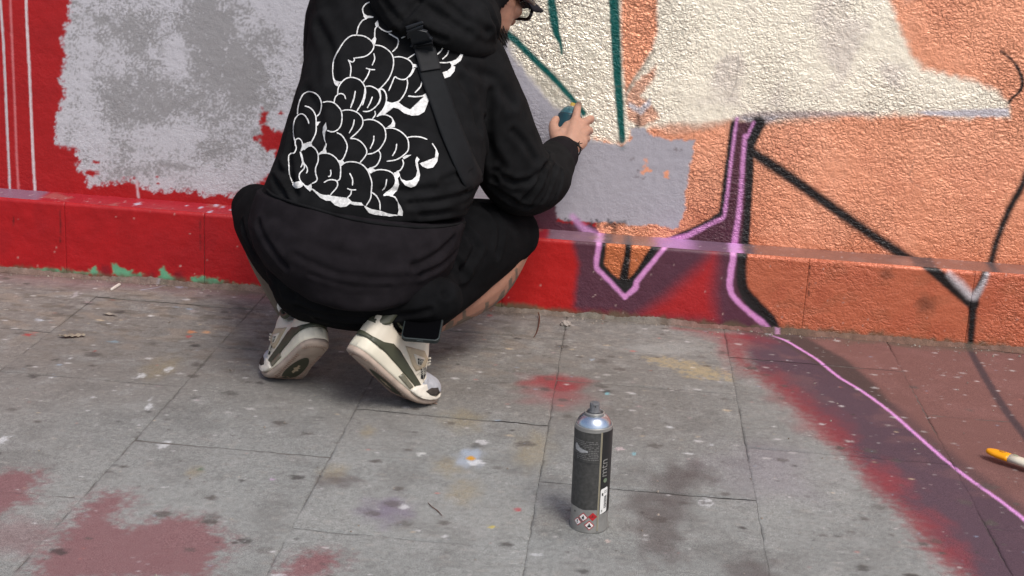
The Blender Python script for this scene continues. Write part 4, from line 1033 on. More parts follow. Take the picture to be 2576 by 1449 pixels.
# ---------------------------------------------------------------- shorts
shorts = empty('shorts', at(900, 700, 2.9)); attach(shorts, person)
g = Geo()
g.ell(P_(905, 690, 2.885), (.194, .175, .114)); g.ell(P_(985, 728, 2.87), (.14, .14, .082)); g.ell(P_(810, 705, 2.88), (.105, .14, .088))
TR = [(P_(1000, 684, 2.93), .116), (P_(1110, 645, 3.04), .122), (P_(1220, 604, 3.145), .098), (P_(1283, 588, 3.205), .070)]
TL = [(P_(812, 680, 2.93), .106), (P_(734, 612, 3.06), .100), (P_(672, 552, 3.19), .080), (P_(648, 528, 3.235), .064)]
g.tube([p for p, r in TR], [r for p, r in TR], 20, 5); g.tube([p for p, r in TL], [r for p, r in TL], 20, 5)
# loose trouser-leg cloth hanging under the right thigh
g.tube([P_(1060, 760, 2.90), P_(1150, 700, 3.02), P_(1240, 640, 3.13), P_(1300, 600, 3.19)], [.07, .066, .056, .05], 16)
g.tube([P_(1000, 770, 2.88), P_(1080, 770, 2.90), P_(1112, 768, 2.92)], [.045, .045, .03], 14)
g.ell(P_(1062, 752, 2.785), (.085, .058, .054)); g.ell(P_(1000, 778, 2.80), (.07, .06, .036))
me = g.fused('cloth', .0055, 5); co = get_co(me); no = get_no(me)
bvh0 = BVHTree.FromPolygons([tuple(c) for c in co], [tuple(p.vertices) for p in me.polygons])
co = folds(co, no, bvh0, [([(640,560),(680,660),(740,740)], .009, .007), ([(610,560),(640,640),(690,720)], .008, .006), ([(750,770),(860,795),(980,800),(1080,780)], .008, .005), ([(720,740),(830,775),(950,785)], .008, .005), ([(800,800),(900,818),(1000,815)], .007, .004), ([(1150,560),(1200,620),(1160,690)], .012, .009), ([(1130,640),(1170,690),(1120,740)], .010, .007), ([(1220,520),(1260,570),(1250,640)], .010, .005)])
set_co(me, co); obj_mesh('cloth', me, M_SHORT, shorts)

# ---------------------------------------------------------------- print on the back: bubble lettering in line
def za(p): return [(817.6+.2197*x, .2197*y) for x, y in p]
def zb(p): return [(704.4+.2387*x, 220.1+.2387*y) for x, y in p]
HOODBV = BVHTree.FromPolygons([tuple(v.co) for v in hood.data.vertices], [tuple(p.vertices) for p in hood.data.polygons])
def skin_pt(u, v, off):
    h, n_ = cast(BV, u, v)
    return None if h is None else (h+n_*off)
def ribbon(g, pts, w):
    p2, ws = smooth2(pts, [w]*len(pts), 6)
    P = np.array(p2); 
    keep = [0]
    for i in range(1, len(P)):
        if np.hypot(*(P[i]-P[keep[-1]])) > 1.6 or i == len(P)-1: keep.append(i)
    P = P[keep]; n = len(P)
    if n < 2: return
    T = np.gradient(P, axis=0); T /= (np.linalg.norm(T, axis=1)[:, None]+1e-9); Nn = np.stack([-T[:, 1], T[:, 0]], 1)
    V = []
    for i in range(n):
        e = w*(.55 if i in (0, n-1) else 1.0)*(1+.10*math.sin(i*1.7))
        for k in (-.5, 0, .5):
            q = P[i]+Nn[i]*e*k; s_ = skin_pt(q[0], q[1], .0016 if k else .0021)
            if s_ is None: return
            V.append(s_)
    F = []
    for i in range(n-1):
        for k in (0, 1): F.append((i*3+k, i*3+k+1, (i+1)*3+k+1, (i+1)*3+k))
    g.add(V, F)
def blob(g, pts):
    bm = bmesh.new(); vs = [bm.verts.new((x, y, 0)) for x, y in pts]; bm.faces.new(vs)
    bmesh.ops.triangulate(bm, faces=bm.faces[:])
    for _ in range(4):
        es = [e for e in bm.edges if e.calc_length() > 5]
        if not es: break
        bmesh.ops.subdivide_edges(bm, edges=es, cuts=1); bmesh.ops.triangulate(bm, faces=bm.faces[:])
    bm.verts.ensure_lookup_table(); V = []
    for v in bm.verts:
        s_ = skin_pt(v.co.x, v.co.y, .0018)
        if s_ is None: bm.free(); return
        V.append(s_)
    F = [[v.index for v in f.verts] for f in bm.faces]; bm.free(); g.add(V, F)
LA = [[(590,35),(530,25),(470,50),(435,100),(440,150),(460,185),(490,195)], [(480,215),(430,240),(385,310),(365,400)], [(365,405),(300,415),(230,470),(170,560),(110,680),(90,790),(95,890),(115,960),(150,990)],
 [(365,405),(440,415),(500,445),(545,490),(560,540),(530,600),(460,650),(340,670)], [(600,300),(575,340),(570,430)], [(615,310),(660,345),(720,368),(770,355),(785,335)], [(730,385),(800,425),(835,450),(840,490),(820,550),(770,600)],
 [(570,520),(640,530),(700,560),(750,605),(780,660),(785,740),(765,830),(720,920),(640,1010),(610,1030)], [(560,615),(570,680),(540,755)], [(470,785),(520,800),(575,803)], [(515,805),(490,870),(440,950)],
 [(330,665),(340,690),(320,715),(290,705),(262,690),(285,720),(300,790),(290,885)], [(790,660),(860,655),(940,680),(990,720),(1010,780),(980,850),(930,905),(880,915),(830,900),(800,885),(770,950),(730,1045)],
 [(940,680),(1000,640),(1030,620)], [(1030,780),(1000,840),(965,885)], [(940,910),(945,970),(920,1060),(860,1150),(800,1180)], [(1110,935),(1090,1000),(1030,1065)], [(955,1100),(1030,1110),(1120,1100),(1160,1075)], [(945,378),(920,415),(875,440)],
 [(1345,480),(1400,500),(1450,540)], [(1355,515),(1330,580),(1270,640)], [(1415,575),(1395,630),(1340,683)], [(1290,720),(1380,722),(1440,712)], [(1540,565),(1565,585),(1575,620)],
 [(290,890),(340,895),(400,920),(440,965),(465,1030),(460,1110),(430,1210)], [(290,890),(240,905),(190,950),(155,1010),(148,1080)], [(155,1080),(190,1075),(225,1095),(240,1140)], [(155,1080),(120,1120),(105,1185)], [(350,1045),(335,1120),(300,1215)],
 [(465,995),(520,990),(570,1010),(610,1040),(630,1090),(635,1140),(610,1200)], [(610,1025),(650,1020),(680,1040),(700,1090),(705,1150)], [(540,1120),(520,1190)]]
LAF = [[(440,150),(465,170),(490,185),(520,185),(560,195),(550,208),(500,210),(470,222),(445,195)], [(530,470),(555,440),(575,420),(590,450),(575,510),(555,525)], [(605,235),(575,270),(580,300),(605,315),(620,300)], [(1000,735),(1070,745),(1085,780),(1040,775),(1015,770)],
 [(1115,1095),(1170,1060),(1195,1080),(1195,1125),(1160,1145),(1135,1120)], [(1240,445),(1300,432),(1355,460),(1345,475),(1300,450)], [(1420,715),(1500,685),(1540,640),(1555,600),(1580,630),(1550,700),(1500,740),(1460,760),(1440,740)],
 [(1335,835),(1400,815),(1440,780),(1445,750),(1490,770),(1480,820),(1430,880),(1355,905)], [(100,890),(125,925),(170,940),(200,935),(165,960),(150,990),(115,955)]]
LB = [[(190,285),(195,220),(215,140),(250,75),(310,45),(370,60),(415,100),(440,160),(440,220),(420,280),(385,310)], [(265,200),(310,215),(350,250),(378,310),(382,400),(378,480),(340,570),(325,595)], [(190,300),(160,345),(146,430),(150,520),(165,570)], [(185,300),(230,280),(270,300),(300,350),(308,385)],
 [(165,560),(190,540),(220,550),(240,585),(240,630),(225,670)], [(165,560),(165,600),(175,640),(155,690),(115,700),(92,730),(95,820),(105,920),(125,1000)], [(215,680),(235,720),(250,790),(285,840),(293,880),(280,908)], [(225,680),(220,700),(240,780),(235,820),(220,845)], [(250,800),(260,850),(210,910),(205,960),(225,1000),(270,1040)],
 [(255,660),(300,625),(340,620),(385,660),(405,710),(405,780),(380,850),(380,910),(395,965),(380,995),(340,1015)], [(455,160),(510,152),(570,165),(620,210),(650,260),(655,340),(640,410),(600,455),(550,470),(500,455)], [(490,590),(485,630),(455,680)], [(600,478),(650,505),(690,560),(710,620),(700,680),(670,750),(650,770)],
 [(405,710),(450,695),(520,700),(580,735),(620,785),(640,840),(640,920),(630,970),(600,990)], [(655,250),(700,240),(760,245),(820,270),(865,320),(875,370),(860,420),(810,480),(740,540)], [(785,340),(770,410),(730,485)], [(740,540),(800,545),(860,580),(905,640),(915,690),(890,740),(840,800)],
 [(880,350),(940,340),(1000,350),(1060,385),(1100,430),(1115,490),(1110,550),(1080,610),(1040,660),(980,695),(920,705)], [(990,510),(985,570),(950,650)], [(1110,435),(1180,430),(1250,455),(1310,500),(1345,550),(1355,610),(1345,670),(1290,725),(1220,765),(1125,780)], [(1230,595),(1220,660),(1185,725)],
 [(1340,530),(1400,520),(1480,525),(1550,550)], [(1040,665),(1060,710),(1050,770),(1010,830),(940,855)], [(1290,760),(1300,810),(1270,870),(1225,890)], [(640,830),(690,795),(750,785),(820,795),(880,825),(925,880),(950,940),(970,1010),(965,1090),(955,1170),(910,1245)],
 [(950,905),(1010,875),(1070,868),(1140,880),(1190,910),(1215,960),(1210,1020),(1160,1080),(1090,1140)], [(1125,970),(1110,1040),(1075,1090)], [(535,870),(540,910),(530,938),(510,940)], [(465,1005),(510,980),(560,975),(600,990),(610,1030),(590,1070),(545,1120),(535,1140)], [(735,905),(765,970),(765,1035)], [(710,1065),(750,1080),(805,1080)], [(755,1085),(745,1130),(710,1165)],
 [(970,1105),(1020,1150),(1050,1210),(1055,1290)], [(1090,1140),(1150,1140),(1210,1160),(1240,1200)], [(795,40),(780,130),(745,220)], [(900,0),(885,100),(850,190),(810,255)], [(975,100),(950,165),(920,220)], [(1050,20),(1060,100),(1030,180),(980,230),(930,255),(875,255)], [(1000,250),(1005,290),(975,335)], [(1050,20),(1090,30),(1120,80),(1120,150),(1090,230),(1020,310)],
 [(1420,60),(1470,0)], [(1350,95),(1430,100),(1510,92)], [(1020,310),(1070,290),(1130,295),(1180,325),(1190,360)], [(1600,590),(1640,650),(1660,700)], [(340,1070),(420,1125),(470,1140),(530,1140)], [(890,1250),(960,1285),(1060,1305),(1140,1333),(1240,1348)]]
LBF = [[(235,600),(320,590),(330,570),(345,610),(290,630),(250,660),(225,680),(240,640)], [(120,1000),(160,1000),(205,990),(240,1020),(245,1040),(215,1060),(170,1058),(135,1035)], [(245,1030),(300,1040),(335,1015),(340,1080),(320,1098),(285,1070)], [(490,370),(460,420),(455,470),(470,550),(490,600),(480,540),(485,470),(500,440)],
 [(385,365),(435,365),(410,385),(395,410),(383,400)], [(480,610),(495,690),(400,705),(420,690),(455,665)], [(1640,650),(1668,700),(1655,780),(1610,845),(1550,855),(1500,835),(1470,800),(1540,815),(1590,790),(1630,740)],
 [(1440,730),(1425,770),(1430,820),(1445,880),(1430,940),(1390,980),(1330,990),(1280,970),(1260,930),(1275,985),(1320,1030),(1380,1050),(1430,1030),(1465,980),(1475,920),(1460,850),(1450,790),(1470,760)], [(1290,740),(1330,715),(1385,712),(1340,740),(1305,760)], [(620,770),(665,770),(680,795),(645,825),(635,800)],
 [(910,860),(980,850),(1005,870),(950,905),(935,890)], [(1200,900),(1250,885),(1265,930),(1240,960),(1255,1020),(1230,1090),(1190,1140),(1090,1140),(1150,1100),(1205,1040),(1220,970)], [(420,1125),(470,1140),(530,1140),(560,1180),(620,1200),(680,1190),(720,1165),(760,1205),(860,1215),(885,1245),(780,1240),(740,1225),(700,1255),(640,1262),(580,1240),(535,1195),(490,1195),(430,1165),(350,1085)],
 [(890,1258),(960,1280),(1060,1300),(1140,1330),(1240,1345),(1160,1358),(1060,1330),(1000,1340),(940,1320)], [(1240,1195),(1275,1250),(1295,1300),(1290,1350),(1235,1345),(1250,1290)],
 [(1125,150),(1180,165),(1240,150),(1300,200),(1370,235),(1440,240),(1500,215),(1530,170),(1510,100),(1560,55),(1578,110),(1550,180),(1520,260),(1460,295),(1390,300),(1310,275),(1250,230),(1200,215),(1130,220),(1110,285),(1020,310),(1080,240)], [(1195,340),(1215,380),(1210,420),(1130,420),(1170,390)]]
g = Geo()
for p in LA: ribbon(g, za(p), 3.0)
for p in LB: ribbon(g, zb(p), 3.0)
for p in LAF: blob(g, za(p))
for p in LBF: blob(g, zb(p))
o = g.make('back_print', M_PRINT, hoodie, True)

# ---------------------------------------------------------------- strap across the back
strap = empty('shoulder_strap', cast(BV, 1130, 300)[0])
tag(strap, 'wide black webbing strap with plastic buckle across the back of the sweatshirt', 'bag strap')
def onb(u, v, off):
    b = None
    for bv in (BV, HOODBV):
        h, n_ = cast(bv, u, v)
        if h is not None and (b is None or (h-Vector((0, 0, CAM_H))).length < (b[0]-Vector((0, 0, CAM_H))).length): b = (h, n_)
    return None if b is None else b[0]+Vector((0, -1, .25)).normalized()*off*.6+b[1]*off*.4
def band(name, L_, R_, off, th, m, nw=9, parent=None):
    Ls, _ = smooth2(L_, [1]*len(L_), 6); Rs, _ = smooth2(R_, [1]*len(R_), 6); V = []; n = 0
    for a, b in zip(Ls, Rs):
        row = [onb(a[0]+(b[0]-a[0])*k/(nw-1), a[1]+(b[1]-a[1])*k/(nw-1), off) for k in range(nw)]
        if any(r is None for r in row): continue
        V += row; n += 1
    # webbing is stiff: even out the path it takes over the folds
    A = np.array([list(v) for v in V]).reshape(n, nw, 3)
    for _ in range(10): A[1:-1] = .5*A[1:-1]+.25*(A[:-2]+A[2:])
    F = [(i*nw+k, i*nw+k+1, (i+1)*nw+k+1, (i+1)*nw+k) for i in range(n-1) for k in range(nw-1)]
    o = obj_from(name, A.reshape(-1, 3), F, m, parent); s_ = o.modifiers.new('s', 'SOLIDIFY'); s_.thickness = th; s_.offset = 0
    return o
band('webbing', [(1048,160),(1062,210),(1082,260),(1105,330),(1132,395),(1158,452),(1174,482)], [(1100,152),(1118,200),(1136,250),(1162,325),(1188,390),(1208,432),(1216,452)], .006, .003, M_WEB, parent=strap)
band('webbing_fold', [(1044,128),(1050,150),(1056,172),(1059,184)], [(1094,120),(1100,142),(1106,164),(1109,176)], .011, .003, mat('webbing_loop', (.018, .018, .019), .7, 0, .2, 60, .15, 1600, .5, .0006), parent=strap)
def slab3(name, pts, off, th, m, parent):
    """buckle part: outline on the back, given thickness"""
    P = [onb(u, v, off) for u, v in pts]; c = sum(P, Vector())/len(P)
    A = np.array([list(p-c) for p in P]); _, _, vt = np.linalg.svd(A); nrm = Vector(vt[2]); nrm = nrm if nrm.y < 0 else -nrm
    P = [p-nrm*(p-c).dot(nrm) for p in P]; n = len(P)
    V = P+[p+nrm*th for p in P]; F = [tuple(range(n)), tuple(range(n, 2*n))]+[(i, (i+1) % n, (i+1) % n+n, i+n) for i in range(n)]
    o = obj_from(name, V, F, m, parent, False); b = o.modifiers.new('b', 'BEVEL'); b.width = .0018; b.segments = 2
    bm = bmesh.new(); bm.from_mesh(o.data); bmesh.ops.recalc_face_normals(bm, faces=bm.faces); bm.to_mesh(o.data); bm.free()
    return o
bk = slab3('buckle', [(1026,82),(1040,72),(1062,66),(1078,72),(1082,92),(1088,98),(1092,118),(1094,128),(1045,138),(1040,125),(1034,112),(1041,106),(1042,96),(1036,88),(1030,90)], .010, .008, M_BUCK, strap)
slab3('buckle_bar', [(1042,110),(1088,100),(1091,120),(1046,131)], .019, .004, M_WEB, bk)
slab3('buckle_tip', [(1022,64),(1064,54),(1068,60),(1026,71)], .012, .005, M_BUCK, bk)
slab3('buckle_tip', [(1024,72),(1066,62),(1068,66),(1028,77)], .012, .006, M_BUCK, bk)

# woven bracelet
g = Geo(); c0 = P_(1424, 380, 3.371); ax = (P_(1432, 345, 3.41)-WRR).normalized()
e1 = ax.cross(Vector((0, 0, 1))).normalized(); e2 = ax.cross(e1)
nr = Vector((0, -1, .45)); nr = (nr-ax*nr.dot(ax)).normalized(); sd = ax.cross(nr)
pts = [WRR+ax*.006+sd*.0335*math.cos(q)+nr*.0265*math.sin(q)+ax*.004*math.sin(2*q) for q in np.linspace(0, 2*math.pi, 25)]
g.tube(pts, .0017, 6, 3, False); g.tube([p+ax*.0025 for p in pts], .0014, 6, 3, False)
kp = WRR+ax*.006+sd*(-.024)+nr*.021
kp2 = WRR+ax*.006+sd*(.024)+nr*.021
kk = kp if kp.x > kp2.x else kp2
for d in [(.012, .0, .004), (.010, -.003, -.006), (.006, -.004, .008), (.014, -.002, -.010), (.012, -.004, -.013)]: g.tube([kk, kk+Vector(d)], [.0016, .0009], 6, 1)
g.ell(kk, (.004, .004, .005), None, 8)
g.make('bracelet', mat('black_cord', (.012, .011, .011), .8, 0, .3, 300, .3), person)

# ================================================================== SNEAKERS
def subdiv_poly(pts, L_):
    bm = bmesh.new(); vs = [bm.verts.new((x, y, 0)) for x, y in pts]; bm.faces.new(vs)
    bmesh.ops.triangulate(bm, faces=bm.faces[:])
    for _ in range(5):
        es = [e for e in bm.edges if e.calc_length() > L_]
        if not es: break
        bmesh.ops.subdivide_edges(bm, edges=es, cuts=1); bmesh.ops.triangulate(bm, faces=bm.faces[:])
    bm.verts.ensure_lookup_table(); V = [(v.co.x, v.co.y) for v in bm.verts]; F = [[v.index for v in f.verts] for f in bm.faces]; bm.free()
    return V, F
def ip(x, tab): return float(np.interp(x, [a for a, b in tab], [b for a, b in tab]))
HW = [(-.108, .010), (-.104, .020), (-.095, .029), (-.08, .0345), (-.05, .0365), (-.02, .0365), (.02, .0385), (.06, .0445), (.09, .0480), (.12, .0465), (.145, .0405), (.165, .0300), (.176, .018), (.182, .006)]
MZ = [(-.108, .041), (-.05, .040), (.0, .036), (.05, .028), (.09, .025), (.14, .025), (.182, .028)]
TOPZ = [(-.106, .128), (-.09, .130), (-.06, .104), (-.03, .098), (0, .112), (.02, .146), (.036, .150), (.06, .118), (.085, .092), (.11, .074), (.14, .064), (.16, .054), (.175, .040), (.182, .031)]
SH = dict(cream=mat('cream_leather', tuple(S(212, 202, 184)), .55, 0, .4, 25, .10, 500, .25, .0006), mid=mat('midsole_rubber', tuple(S(216, 208, 188)), .6, 0, .4, 20, .10, 300, .15, .0005),
          outs=mat('worn_outsole', tuple(S(172, 154, 140)), .75, 0, .3, 35, .16, 300, .3, .0006), green=mat('olive_green_panel', tuple(S(66, 67, 52)), .5, 0, .4, 30, .15), grey=mat('grey_suede', tuple(S(168, 168, 172)), .85, 0, .2, 120, .12, 900, .4, .0005),
          white=mat('white_foxing', tuple(S(218, 210, 196)), .55, 0, .4, 25, .08), beige=mat('beige_wing', tuple(S(178, 160, 134)), .6, 0, .35, 30, .10), dark=mat('dark_vent', tuple(S(62, 56, 52)), .8, 0, .2, 90, .2),
          net=mat('net_black', (.02, .02, .02), .8), wire=mat('net_cord', tuple(S(190, 184, 170)), .6), lace=mat('cream_lace', tuple(S(204, 196, 180)), .8, 0, .2, 200, .1), win=mat('air_window', tuple(S(108, 104, 88)), .25, 0, .6))
def sneaker(name, side, yaw, pitch, fore, roll, anchor_local, anchor_world, label):
    """side +1 right foot (outer side is -y), -1 left foot"""
    xs_ = np.linspace(-.12, .20, 400); th = np.radians(pitch)*(1-sstep(.055, .125, xs_)); i0 = int(np.argmin(abs(xs_-.125)))
    cx_ = np.zeros(400); cz_ = np.zeros(400); dx = xs_[1]-xs_[0]
    for i in range(i0-1, -1, -1): cx_[i] = cx_[i+1]-math.cos(th[i])*dx; cz_[i] = cz_[i+1]+math.sin(th[i])*dx
    for i in range(i0+1, 400): cx_[i] = cx_[i-1]+dx; cz_[i] = 0
    cx_ += .125
    M = Matrix.Rotation(math.radians(yaw), 4, 'Z') @ Matrix.Rotation(math.radians(fore), 4, 'Y') @ Matrix.Rotation(math.radians(roll), 4, 'X')
    def bend(p):
        x, y, z = p; t = float(np.interp(x, xs_, th)); X_ = float(np.interp(x, xs_, cx_)); Z_ = float(np.interp(x, xs_, cz_))
        spring = .010*max(0, (x-.12)/.06)**2
        return Vector((X_+z*math.sin(t), y*side, Z_+z*math.cos(t)+spring))
    off_ = Vector(anchor_world)-(M @ bend(anchor_local))
    off_ = Vector(anchor_world)-(M @ (bend(anchor_local)*.93))
    def tw(p): return (M @ (bend(p)*.93))+off_
    root = empty(name, tw((0, 0, 0))); attach(root, person)
    if label: root['label'] = label
    def put(g, nm, m, smooth=True):
        g.V = [tuple(tw(v)) for v in g.V]
        o = g.make(nm, m, root, smooth); bm = bmesh.new(); bm.from_mesh(o.data); bmesh.ops.recalc_face_normals(bm, faces=bm.faces); bm.to_mesh(o.data); bm.free(); return o
    X_ = np.concatenate([np.linspace(-.108, -.08, 8), np.linspace(-.07, .14, 22), np.linspace(.148, .182, 10)])
    def hw(x): return ip(x, HW)
    def sidey(x, z):
        zb = ip(x, MZ)-.004; h = ip(x, TOPZ)
        if z <= ip(x, MZ): return hw(x)*(1.03 if z > .012 else 1.0)
        s_ = min(1, max(0, (z-zb)/(h-zb)))**(1/.85); return hw(x)*.95*max(0, 1-s_*s_)**.33
    # outsole, midsole
    g = Geo(); g.loft([[(x, hw(x)*.97*c, z) for c, z in ((-.9, 0), (-1, .004), (-1, .012), (1, .012), (1, .004), (.9, 0))] for x in X_]); put(g, 'outsole', SH['outs'])
    g = Geo(); g.loft([[(x, hw(x)*c, z) for c, z in ((-.98, .0125), (-1.03, .018), (-1.02, ip(x, MZ)-.006), (-.97, ip(x, MZ)), (.97, ip(x, MZ)), (1.02, ip(x, MZ)-.006), (1.03, .018), (.98, .0125))] for x in X_]); put(g, 'midsole', SH['mid'])
    # upper
    rings = []
    for x in X_:
        zb = ip(x, MZ)-.004; h = ip(x, TOPZ); b = hw(x)*.95; r_ = []
        for q in np.linspace(0, math.pi, 21):
            r_.append((x, -b*abs(math.cos(q))**.66*math.copysign(1, math.cos(q)), zb+(h-zb)*abs(math.sin(q))**.85))
        rings.append(r_)
    g = Geo(); g.loft(rings, True); put(g, 'upper', SH['cream'])
    rings = []
    for x in [q for q in X_ if q > .094]:
        zb = ip(x, MZ)-.003; h = ip(x, TOPZ)+.0012; b = hw(x)*.95+.0012
        rings.append([(x, -b*abs(math.cos(q))**.66*math.copysign(1, math.cos(q)), zb+(h-zb)*abs(math.sin(q))**.85) for q in np.linspace(0, math.pi, 21)])
    g = Geo(); g.loft(rings, True); put(g, 'toe_box', SH['grey'])
    def sp(nm, poly, m, off=.0016, sides=(-1, 1)):
        V, F = subdiv_poly(poly, .009)
        for s in sides:
            g = Geo(); n = len(V)
            g.V = [(x, s*(sidey(x, z)+off), z) for x, z in V]+[(x, s*(sidey(x, z)-.002), z) for x, z in V]
            g.F = [tuple(f) for f in F]
            ed = {}
            for f in F:
                for a, b in zip(f, f[1:]+f[:1]): ed[(a, b)] = 1
            g.F += [(a, b, b+n, a+n) for (a, b) in ed if (b, a) not in ed]
            put(g, nm, m)
    sp('green_panel', [(-.100, .040), (-.1, .050), (-.07, .056), (-.045, .068), (-.02, .067), (.09, .036), (.078, .025), (.05, .030), (.0, .0365), (-.05, .0405)], SH['green'])
    sp('air_window', [(.012, .020), (.054, .015), (.058, .024), (.018, .032)], SH['win'], .0022)
    sp('wing', [(-.012, .084), (.036, .104), (.056, .096), (.060, .078), (.044, .056), (.030, .060)], SH['beige'], .003)
    sp('wing_inset', [(.014, .082), (.046, .092), (.046, .070), (.036, .068)], SH['cream'], .0042)
    sp('net_window', [(.028, .080), (.044, .087), (.045, .073), (.037, .070)], SH['net'], .005)
    sp('net_panel', [(.050, .070), (.064, .078), (.080, .070), (.082, .054), (.068, .050)], SH['net'], .0022)
    for s in (-1, 1):
        g = Geo()
        for k in range(6):
            a, b = (.050+.006*k, .050+.0035*k), (.060+.0045*k, .077-.002*k)
            g.tube([(x, s*(sidey(x, z)+.003), z) for x, z in (a, ((a[0]+b[0])/2, (a[1]+b[1])/2), b)], .0007, 5, 1, False)
            a, b = (.052+.004*k, .072-.003*k), (.064+.0035*k, .078-.004*k); b = (a[0]+.016, a[1]-.012)
            g.tube([(x, s*(sidey(x, z)+.003), z) for x, z in (a, ((a[0]+b[0])/2, (a[1]+b[1])/2), b)], .0007, 5, 1, False)
        for k in range(3):
            g.tube([(.030+.005*k, s*(sidey(.030+.005*k, .072+.003*k)+.0056), .072+.003*k), (.036+.004*k, s*(sidey(.036+.004*k, .084)+.0056), .083)], .0006, 5, 1, False)
            g.tube([(.032+.004*k, s*(sidey(.032+.004*k, .081)+.0056), .081+.002*k), (.040+.002*k, s*(sidey(.04, .072)+.0056), .071+.002*k)], .0006, 5, 1, False)
        o = put(g, 'netting', SH['wire']); o['kind'] = 'stuff'
    sp('mudguard', [(.082, .032), (.088, .050), (.105, .060), (.118, .050), (.140, .053), (.165, .046), (.176, .034), (.174, .026), (.12, .026)], SH['grey'], .0028)
    sp('foxing', [(.058, .014), (.066, .030), (.086, .042), (.104, .045), (.114, .034), (.126, .022), (.150, .017), (.176, .018), (.180, .013), (.09, .0125)], SH['white'], .0040)
    sp('toe_vent', [(.106, .030), (.122, .024), (.146, .021), (.158, .026), (.150, .038), (.126, .039)], SH['dark'], .0048)
    # heel tab with its small emblem, collar lining, tongue, laces
    def heel(q, z, off): return (-.062-(.046+off)*math.cos(q)*(1-.10*(z-.08)/.05), (.0335+off)*math.sin(q), z)
    g = Geo(); rows_ = []
    for z in np.linspace(.078, .134, 7):
        e = 1.15 if z > .092 else .55+.6*(z-.078)/.014
        rows_.append([heel(q, z, .002) for q in np.linspace(-e, e, 15)])
    g.loft(rows_, False, False); o = put(g, 'heel_tab', SH['green']); s_ = o.modifiers.new('s', 'SOLIDIFY'); s_.thickness = .004; s_.offset = -1
    g = Geo(); g.loft([[heel(q, z, .0022) for q in np.linspace(-1.25, 1.25, 15)] for z in (.040, .045, .050)], False, False); o = put(g, 'green_heel_wrap', SH['green']); s_ = o.modifiers.new('s', 'SOLIDIFY'); s_.thickness = .003; s_.offset = -1
    g = Geo(); pl = [(-.010, 0), (-.004, -.004), (.004, -.005), (.011, .002), (.013, .009), (.006, .004), (.001, .006), (-.004, .012), (-.007, .006)]
    V, F = subdiv_poly(pl, .006); g.add([heel(y/.034+.2, .108+z, .0030) for y, z in V], F); put(g, 'heel_emblem', SH['cream'])
    g = Geo(); g.tube([(-.055, -.026, .112), (-.088, -.018, .128), (-.097, 0, .132), (-.088, .018, .128), (-.055, .026, .112), (-.01, .030, .112), (.02, .022, .142), (.03, 0, .150), (.02, -.022, .142), (-.01, -.030, .112), (-.055, -.026, .112)], .0055, 8, 4, False); put(g, 'collar', SH['green'])
    g = Geo(); g.tube([(.024, 0, .140), (.030, 0, .158), (.026, 0, .172)], [(.026, .007), (.028, .006), (.024, .004)], 12, 4, True, (1, 0, 0)); put(g, 'tongue', SH['cream'])
    for k in range(5):
        x = .050+.017*k; z0 = ip(x, TOPZ); w = .022-.0015*k
        g = Geo(); g.tube([(x-.003, -w, z0-.012), (x, -w*.5, z0-.0005), (x+.002, 0, z0+.003), (x, w*.5, z0-.0005), (x-.003, w, z0-.012)], [(.0036, .0018)]*5, 8, 3, True); put(g, 'lace', SH['lace'])
    for s in (-1, 1):
        for k in range(3):
            g = Geo(); x = .060+.007*k; z = .098-.006*k; g.tube([(x, s*(sidey(x, z)+.001), z), (x, s*(sidey(x, z)+.006), z+.002)], .0028, 8, 1); put(g, 'lace_loop', SH['lace'])
    # under the sole: green centre panel, emblem, tread
    def bot(pts, nm, m, z): 
        V, F = subdiv_poly(pts, .01); g = Geo(); n = len(V)
        g.V = [(x, y, z) for x, y in V]; g.F = [tuple(f) for f in F]; put(g, nm, m, False)
    oval = [(.026+.060*math.cos(q), .022*math.sin(q)*(1+.15*math.cos(q))) for q in np.linspace(0, 2*math.pi, 25)[:-1]]
    bot(oval, 'sole_panel', SH['green'], -.0012)
    bot([(x+.026, y) for x, y in [(-.022, -.004), (-.012, -.003), (-.006, -.010), (.0, -.004), (.012, -.006), (.022, .002), (.010, .003), (.008, .010), (.0, .004), (-.008, .008), (-.010, .002), (-.020, .003)]], 'sole_emblem', SH['beige'], -.0022)
    g = Geo(); rt = random.Random(8)
    for k in range(14):
        q = -1.2+2.4*k/13
        for rr in (.022, .028): 
            c = (-.070-rr*math.cos(q)*.9, rr*1.15*math.sin(q), -.0006); g.box(c, (.0022, .0014, .0016), Matrix.Rotation(-q, 3, 'Z'))
    for k in range(16):
        for s in (-1, 1): g.box((-.045+.0085*k, s*.028, -.0006), (.0022, .009, .0016), Matrix.Rotation(.5*s, 3, 'Z'))
    for k in range(10):
        for j in range(5): g.box((.072+.0095*k, -.030+.015*j, -.0006), (.003, .012, .0016), Matrix.Rotation(.6*(1 if (j+k) % 2 else -1), 3, 'Z'))
    o = put(g, 'tread', mat('tread_rubber', tuple(S(150, 126, 112)), .8, 0, .2, 60, .2), False); o['kind'] = 'stuff'
    return tw
tl = sneaker('sneaker', -1, 90+35, 40, 3, 11, (.11, 0, 0), gr(708, 950, .001), None)
tr = sneaker('sneaker', 1, 90-45, 27, 17, -4, (.158, -.01, 0), gr(1080, 1008, .002), None)

